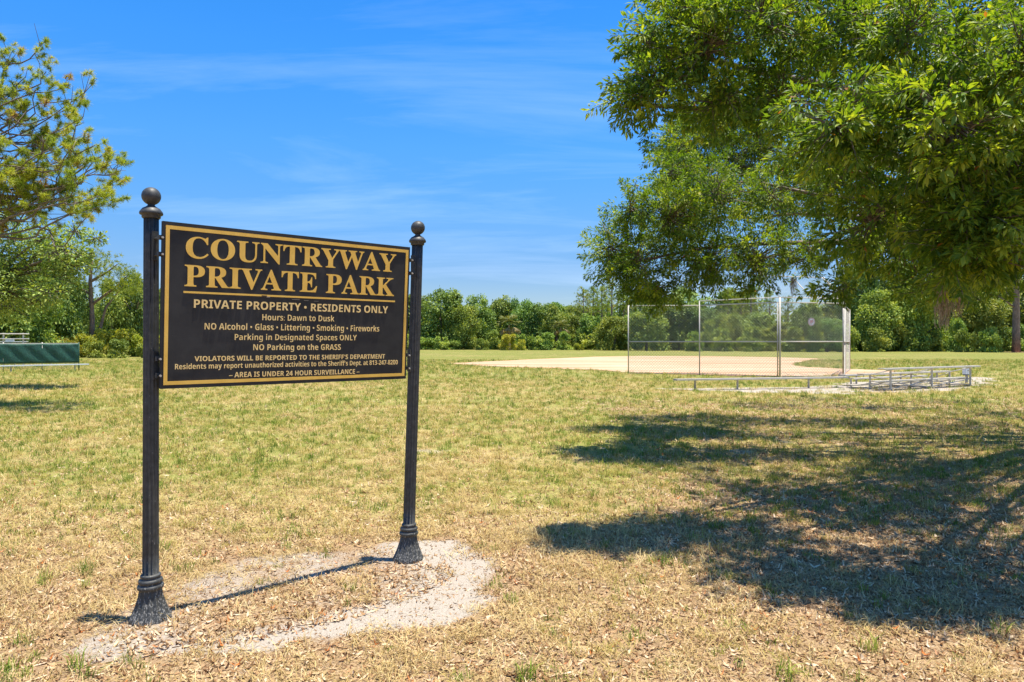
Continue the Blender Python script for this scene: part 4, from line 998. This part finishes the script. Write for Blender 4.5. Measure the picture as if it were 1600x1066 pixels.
Bq = (cs[rg.integers(0, len(cs), 560)] + rg.normal(size=(560, 3)) * [.7, .8, .42]); V, Q, tv = tuft_mesh(Bq, unit(rg.normal(size=(560, 3)) + [0, 0, .8]), rg, 16, .34, .05, rg.uniform(.15, .75, 560))
link('crown', mesh_np('crown', V, [Q], [M['pineneedle']], {'tint': ('POINT', 'FLOAT', tv)}), p2)
for i, (px, y, D, hw) in enumerate(((45, 524, 66, 26), (78, 519, 68, 24), (108, 522, 68, 22), (132, 514, 70, 26), (163, 512, 72, 28), (192, 511, 72, 28), (222, 512, 73, 26), (252, 512, 74, 26), (10, 520, 66, 26), (-40, 515, 66, 40))):
    shrub(px, y, D, hw, ('yellow-green palmetto bush behind the left half of the windscreen', 'yellowish palmetto bush behind the middle of the windscreen', 'palmetto bush rising behind the right end of the windscreen', 'bright bush just right of the windscreen end', 'broad bright yellow-green bush midway between windscreen and sign', 'bright bush in the hedge left of the sign post', 'green bush directly behind the left sign post', 'bush in the gap between left sign post and panel', 'bush beneath the grey bleacher guard rail', 'bush outside the left edge')[i], bright=True)
for i in range(5):
    shrub(60 + i * 42, 532 - (i % 2) * 3, 67, 20, 'low dark bush at the foot of the bright hedge on the left', 'low bushes of the left hedge')

# near pine, trunk outside the left edge
rg = np.random.default_rng(21); NB_ = np.array([-17.6, 18.6, 0]); npn = root('pine_tree', tuple(NB_), 'near pine with open needle-tufted branches reaching in from the upper left', 'tree')
MB().tube([NB_ - Z * .1, NB_ + Z * 3, NB_ + Z * 7, NB_ + Z * 11], [.40, .32, .24, .10], 12).build('trunk', M['pinebark'], npn, smooth=True)
TBp, TAp, TTp = [], [], []; Q0, Q1, QR0, QR1 = [], [], [], []
def wander(s, e, n, amp, sag=0.):
    """a crooked branch from s to e"""
    t = np.linspace(0, 1, n)[:, None]; L = np.linalg.norm(e - s); k = rg.normal(size=(5, 3)) * [1, 1, .8]; k[0] = k[-1] = 0; kt = np.linspace(0, 1, 5)
    tt = t[:, 0]; w = np.zeros((n, 3))
    for a_ in range(3):          # smooth crooked offsets
        for j_ in range(5):
            w[:, a_] += k[j_, a_] * np.exp(-((tt - kt[j_]) / .16) ** 2)
    w *= np.sin(tt * math.pi)[:, None] ** .5 * n * .085
    return s + (e - s) * t + w * amp * L / n + Z * (-sag * L) * np.sin(t * math.pi)
def tufts(p, q, k, fresh):
    for _ in range(k):
        c = q + rg.normal(size=3) * .05; TBp.append(c); TAp.append(unit(unit(q - p) + Z * .7 + rg.normal(size=3) * .3)); TTp.append(fresh)
main = [((12, 95), (40, 120), (8, 150)), ((72, 112), (92, 140), (55, 140), (40, 170)), ((112, 155), (130, 182), (95, 175), (85, 205)), ((150, 226), (132, 212), (120, 245), (100, 225)),
        ((188, 268), (176, 286), (160, 262), (148, 248)), ((158, 305), (140, 300), (120, 282), (150, 325)), ((128, 330), (108, 305), (90, 290), (70, 300)), ((20, 190), (50, 205), (60, 235)), ((70, 262), (95, 268), (40, 280)),
        ((10, 310), (60, 318)), ((-40, 100), (-20, 140), (-60, 150)), ((-50, 240), (-20, 260)), ((5, 245), (25, 262))]
for k, grp in enumerate(main):
    D0 = 17.0 + rg.uniform(-1.3, 1.3); G = [world(px, py, D0 + rg.uniform(-.7, .7)) for px, py in grp]; cen = np.mean(G, 0)
    s = NB_ + Z * max(3.0, cen[2] - rg.uniform(.2, 1.5)); hub = s + (cen - s) * .68 + rg.normal(size=3) * .15
    P = wander(s, hub, 12, .9, .10); MB().tube(P, np.linspace(.085, .040, 12), 7, False).build('branch', M['twig'], npn, smooth=True)
    for e in G + [G[0] + rg.normal(size=3) * .3, G[-1] + rg.normal(size=3) * .3]:
        j0 = rg.integers(7, 12); Pb = wander(P[j0], e, 10, 1.3, .05); MB().tube(Pb, np.linspace(.032, .010, 10), 5, False).build('branch', M['twig'], npn, smooth=True)
        for _ in range(11):
            f = rg.uniform(.35, 1.0); p = Pb[min(9, int(f * 10))]; q = p + unit(unit(e - s) * .5 + rg.normal(size=3) * .8 + Z * .25) * rg.uniform(.18, .55)
            Q0.append(p); Q1.append(q); QR0.append(.009); QR1.append(.005)
            if rg.random() < .40: tufts(p, q, 3, rg.uniform(.3, .85) if rg.random() > .05 else .985)
        for _ in range(4): tufts(Pb[-2], e + rg.normal(size=3) * .13, 2, rg.uniform(.35, .9))
V, Q, tv = tuft_mesh(np.array(TBp), np.array(TAp), rg, 64, .115, .011, np.array(TTp))
o = link('crown', mesh_np('crown', V - NB_, [Q], [M['pineneedle']], {'tint': ('POINT', 'FLOAT', tv)}), npn); o['kind'] = 'stuff'
V, Q = sticks(np.array(Q0), np.array(Q1), np.array(QR0), np.array(QR1)); o = link('twigs', mesh_np('twigs', V - NB_, [Q], [M['twig']]), npn); o['kind'] = 'stuff'
# small-leaved oak under it
rg = np.random.default_rng(31); so_ = np.array([-19.5, 24.5, 0]); sm_ = root('oak_tree', tuple(so_), 'small-leaved oak under the near pine at the left edge', 'tree')
MB().tube([so_ - Z * .1, so_ + Z * 2, so_ + Z * 3.5 + [.5, 0, 0]], [.4, .3, .24], 10).build('trunk', M['bark'], sm_, smooth=True)
Bs, As, Ls, Ts = [], [], [], []; Q0, Q1 = [], []
for (px, py, rr, n) in ((10, 480, 1.0, 900), (60, 400, 1.0, 1000), (-20, 440, 1.3, 1300), (75, 455, .7, 600), (110, 415, .7, 500), (20, 375, 1.0, 900), (70, 372, .8, 600), (118, 362, .5, 260), (150, 372, .42, 180), (100, 395, .8, 600), (40, 420, 1.1, 1100), (90, 435, .8, 600), (-40, 400, 1.4, 1400), (0, 460, 1.0, 800), (60, 470, .6, 350), (-60, 340, 1.2, 900), (130, 400, .45, 200), (-90, 450, 1.2, 900), (10, 335, .6, 240)):
    c = world(px, py, 24 + rg.uniform(-1, 1)); d_ = unit(rg.normal(size=(n, 3))); Bs.append(c + d_ * rr * rg.random((n, 1)) ** .4 * [1, 1, .62]); As.append(unit(d_ + rg.normal(size=(n, 3)) * .6)); Ls.append(rg.uniform(.09, .17, n)); Ts.append(np.clip(rg.normal(.55, .2, n), 0, .92))
    MB().tube(bez(so_ + Z * 3.2, c, [0, 0, .3], 7, .06, rg), np.linspace(.10, .02, 7), 6, False).build('limb', M['bark'], sm_, smooth=True)
    k = 26; Q1 += list((c + unit(rg.normal(size=(k, 3))) * rr * .9 * [1, 1, .62])); Q0 += [c] * k
B, A, L_, T_ = map(np.concatenate, (Bs, As, Ls, Ts))
o = link('crown', leaf_mesh('crown', B, A, L_, L_ * .5, T_, M['broad'], rg, so_), sm_); o['kind'] = 'stuff'
V, Q = sticks(np.array(Q0), np.array(Q1), np.full(len(Q0), .02), np.full(len(Q0), .006)); o = link('twigs', mesh_np('twigs', V - so_, [Q], [M['twig']]), sm_); o['kind'] = 'stuff'

# ------------------------------------------------------------------ grass, litter
def clump(seed, n, rad, hmin, hmax, lay, wd, seg=2):
    """a tuft of bent blades; lay = how flat they lie"""
    rg = np.random.default_rng(seed); V, Q, T = [], [], []; k = 0
    for i in range(n):
        a, q = rg.random() * 6.28, rad * math.sqrt(rg.random()); b = np.array([q * math.cos(a), q * math.sin(a), 0]); a2 = rg.random() * 6.28
        L_ = rg.uniform(hmin, hmax); ly = np.clip(lay + rg.normal() * .2, 0, .97); hd = np.array([math.cos(a2), math.sin(a2), 0]); sd_ = np.array([-hd[1], hd[0], 0]) * wd * rg.uniform(.7, 1.3)
        lift = math.cos(ly * 1.5); out = math.sin(ly * 1.5)
        p1 = b + hd * L_ * .5 * out + Z * (L_ * .55 * lift + .004 + rg.random() * .01); p2 = b + hd * L_ * (out * 1.0 + .12) + Z * (L_ * .85 * lift * (1 - .25 * ly) + .003 + rg.random() * .008)
        V += [b - sd_, b + sd_, p1 + sd_ * .8, p1 - sd_ * .8, p2]; Q += [[k, k + 1, k + 2, k + 3]]; T += [[k + 3, k + 2, k + 4]]; k += 5
    tint = np.repeat(rg.random(n), 5)
    return np.array(V), [np.array(Q), np.array(T)], tint
def src(name, data, mat):
    V, Fs, t = data; return bpy.data.objects.new(name, mesh_np(name, V, Fs, [mat], {'tint': ('POINT', 'FLOAT', t)}))
def leaf_bit(seed, L_, W_, curl):
    rg = np.random.default_rng(seed); t = np.linspace(-.5, .5, 4); V = []
    for i, x in enumerate(t):
        w = W_ * (.15, .5, .5, .1)[i]; z = curl * (x * x * 4) * L_ * .5 + .004
        V += [[x * L_, -w, z + rg.random() * .004], [x * L_, w, z + curl * .004 + rg.random() * .004]]
    return np.array(V), [np.array([[0, 2, 3, 1], [2, 4, 5, 3], [4, 6, 7, 5]])], np.full(8, rg.random())
def scatter(name, P, rot, scl, ids, sources, label, cat):
    me = mesh_np(name, P, [], [], {'rot': ('POINT', 'FLOAT_VECTOR', rot), 'scl': ('POINT', 'FLOAT', scl)}) if False else None
    me = bpy.data.meshes.new(name); me.vertices.add(len(P)); me.vertices.foreach_set('co', np.asarray(P, np.float32).ravel())
    a = me.attributes.new('rot', 'FLOAT_VECTOR', 'POINT'); a.data.foreach_set('vector', np.asarray(rot, np.float32).ravel())
    a = me.attributes.new('scl', 'FLOAT', 'POINT'); a.data.foreach_set('value', np.asarray(scl, np.float32))
    a = me.attributes.new('idx', 'INT', 'POINT'); a.data.foreach_set('value', np.asarray(ids, np.int32))
    for s_ in sources: me.materials.append(s_.data.materials[0])
    o = link(name, me); tag(o, label, cat, kind='stuff')
    ng_ = bpy.data.node_groups.new(name, 'GeometryNodeTree'); ng_.interface.new_socket('Geometry', in_out='INPUT', socket_type='NodeSocketGeometry'); ng_.interface.new_socket('Geometry', in_out='OUTPUT', socket_type='NodeSocketGeometry')
    gi, go = ng_.nodes.new('NodeGroupInput'), ng_.nodes.new('NodeGroupOutput'); iop = ng_.nodes.new('GeometryNodeInstanceOnPoints'); jn = ng_.nodes.new('GeometryNodeJoinGeometry')
    for s_ in reversed(sources):
        oi = ng_.nodes.new('GeometryNodeObjectInfo'); oi.inputs['Object'].default_value = s_; g2 = ng_.nodes.new('GeometryNodeGeometryToInstance')
        ng_.links.new(oi.outputs['Geometry'], g2.inputs[0]); ng_.links.new(g2.outputs[0], jn.inputs[0])
    def na(nm, tp):
        n_ = ng_.nodes.new('GeometryNodeInputNamedAttribute'); n_.data_type = tp; n_.inputs['Name'].default_value = nm; return n_.outputs[0]
    e2r = ng_.nodes.new('FunctionNodeEulerToRotation'); ng_.links.new(na('rot', 'FLOAT_VECTOR'), e2r.inputs[0])
    ng_.links.new(gi.outputs[0], iop.inputs['Points']); ng_.links.new(jn.outputs[0], iop.inputs['Instance']); iop.inputs['Pick Instance'].default_value = True
    ng_.links.new(na('idx', 'INT'), iop.inputs['Instance Index']); ng_.links.new(e2r.outputs[0], iop.inputs['Rotation']); ng_.links.new(na('scl', 'FLOAT'), iop.inputs['Scale'])
    ng_.links.new(iop.outputs[0], go.inputs[0])
    md = o.modifiers.new('scatter', 'NODES'); md.node_group = ng_
    return o
def gheight(x, y):
    return (fbm(x, y, 1.6, 5) - .5) * .035 * np.exp(-np.maximum(0, np.abs(x) - 8) / 10) * np.exp(-np.maximum(0, y - 12) / 12) - .012
rg = np.random.default_rng(99)
def field(d0, d1, dens, margin=2.8):
    """random points over the lawn between distances d0 and d1, wider than the frame"""
    w = .80 * d1 + margin; n = int(dens * 2 * w * (d1 - d0)); x, y = rg.uniform(-w, w, n), rg.uniform(d0, d1, n); k = np.abs(x) < .80 * y + margin
    return x[k], y[k]
def blocked(x, y):
    b = np.zeros(len(x), bool)
    for c0 in (PL, PRt): b |= np.hypot(x - c0[0], y - c0[1]) < .12
    return b
from mathutils.geometry import intersect_point_tri_2d
def inpoly(x, y, poly):
    r = np.zeros(len(x), bool); n = len(poly)
    for i in range(n):
        x0, y0 = poly[i][:2]; x1, y1 = poly[(i + 1) % n][:2]
        c = ((y0 > y) != (y1 > y)) & (x < (x1 - x0) * (y - y0) / (y1 - y0 + 1e-12) + x0); r ^= c
    return r
polys = [[ground(*p) for p in clay]]
bands = [(2.3, 5.0, 300, 1.0), (5.0, 9.0, 190, 1.15), (9.0, 16, 80, 1.5), (16, 30, 26, 2.1), (30, 60, 6, 3.2)]
PS, PG, PT_ = [], [], []
for (d0, d1, dens, sc) in bands:
    x, y = field(d0, d1, dens); sm2 = sandmask(x, y); lm = littermask(x, y); gm = greenmask(x, y)
    keep = (rg.random(len(x)) > sm2 * 1.15) & (rg.random(len(x)) > lm * .72) & ~blocked(x, y)
    for pl in polys: keep &= ~inpoly(x, y, pl)
    x, y, gm = x[keep], y[keep], gm[keep]; gn = fbm(x, y, 3.0, 61, 3)
    pg = np.clip(gm * 1.15 + (gn - .5) * 1.3, 0, 1) * (.55 if d0 < 9 else .6); isg = rg.random(len(x)) < pg
    half = (~isg) & (rg.random(len(x)) < gm * 1.2)
    for arr, k in ((PG, isg), (PT_, half), (PS, ~isg & ~half)): arr.append(np.stack([x[k], y[k], np.full(k.sum(), sc)], 1))
def go(name, arr, sources, label, hz, cat='grass', tilt=.12):
    A = np.concatenate(arr); n = len(A); print(name, n)
    P = np.stack([A[:, 0], A[:, 1], gheight(A[:, 0], A[:, 1]) - .002], 1); rot = np.stack([rg.normal(0, tilt, n), rg.normal(0, tilt, n), rg.uniform(0, 6.283, n)], 1)
    scatter(name, P, rot, A[:, 2] * rg.uniform(.6, 1.25, n) * hz, rg.integers(0, len(sources), n), sources, label, cat)
go('dry_grass', PS, [src('straw_tuft', clump(i, 24, .075, .035, .10, .84, .0016), M['straw']) for i in range(5)], 'straw coloured dead grass lying over the lawn', 1.0)
go('fading_grass', PT_, [src('fading_tuft', clump(20 + i, 22, .06, .03, .075, .62, .0017), M['strawgreen']) for i in range(4)], 'half dry yellow-green grass of the lawn', 1.0)
go('green_grass', PG, [src('green_tuft', clump(40 + i, 16, .045, .025, .065, .42, .0019), M['green']) for i in range(4)], 'short green grass tufts scattered through the lawn', 1.0)
# taller tufts here and there
x, y = field(2.4, 9, 1.6); k = rg.random(len(x)) < .5 + greenmask(x, y); k &= sandmask(x, y) < .5
x, y = x[k], y[k]; extra = [(-2.35, 3.25), (-2.1, 3.3), (-2.45, 3.35), (-1.95, 3.38), (.95, 4.95), (1.02, 4.9), (-3.1, 4.6), (-3.0, 4.75), (.1, 3.25), (1.3, 3.3), (.0, 4.2)] * 2
x = np.concatenate([x, [e[0] + rg.normal() * .05 for e in extra]]); y = np.concatenate([y, [e[1] + rg.normal() * .04 for e in extra]])
go('tall_tufts', [np.stack([x, y, np.ones(len(x))], 1)], [src('tall_tuft', clump(60 + i, 22, .05, .06, .14, .35, .0022), M['green']) for i in range(3)], 'taller green weeds standing in the dry lawn', .9)
# fallen leaves
LP = []
for (d0, d1, dens, sc) in ((2.3, 4.4, 1900, 1.), (4.4, 6.5, 1500, 1.05), (6.5, 10, 640, 1.25), (10, 20, 190, 1.7)):
    x, y = field(d0, d1, dens); lm = littermask(x, y); u, v = patch_coords(x, y); sm2 = sandmask(x, y)
    rim = sm2 * (np.hypot((u + .1) / 1.05, v / .40) > 1)
    pr = (1 - .62 * rim) * np.clip(lm * 1.0 + .12 - .30 * sm2 * (np.hypot(u / 1.3, v / .5) > 1) + (fbm(x, y, 4.0, 71, 3) - .5) * .5, .05, 1); k = (rg.random(len(x)) < pr) & ~blocked(x, y)
    for pl in polys: k &= ~inpoly(x, y, pl)
    LP.append(np.stack([x[k], y[k], sc * (1 - .40 * rim[k])], 1))
go('fallen_leaves', LP, [src('dead_leaf', leaf_bit(70 + i, .030 + .012 * (i % 3), .0085 + .0035 * (i % 2), (.3, .8, -.5, .5, 1.0, .1, .6, -.2)[i]), M['litter']) for i in range(8)], 'small dry brown oak leaves littering the sand and grass', 1.0, 'fallen leaves', .35)
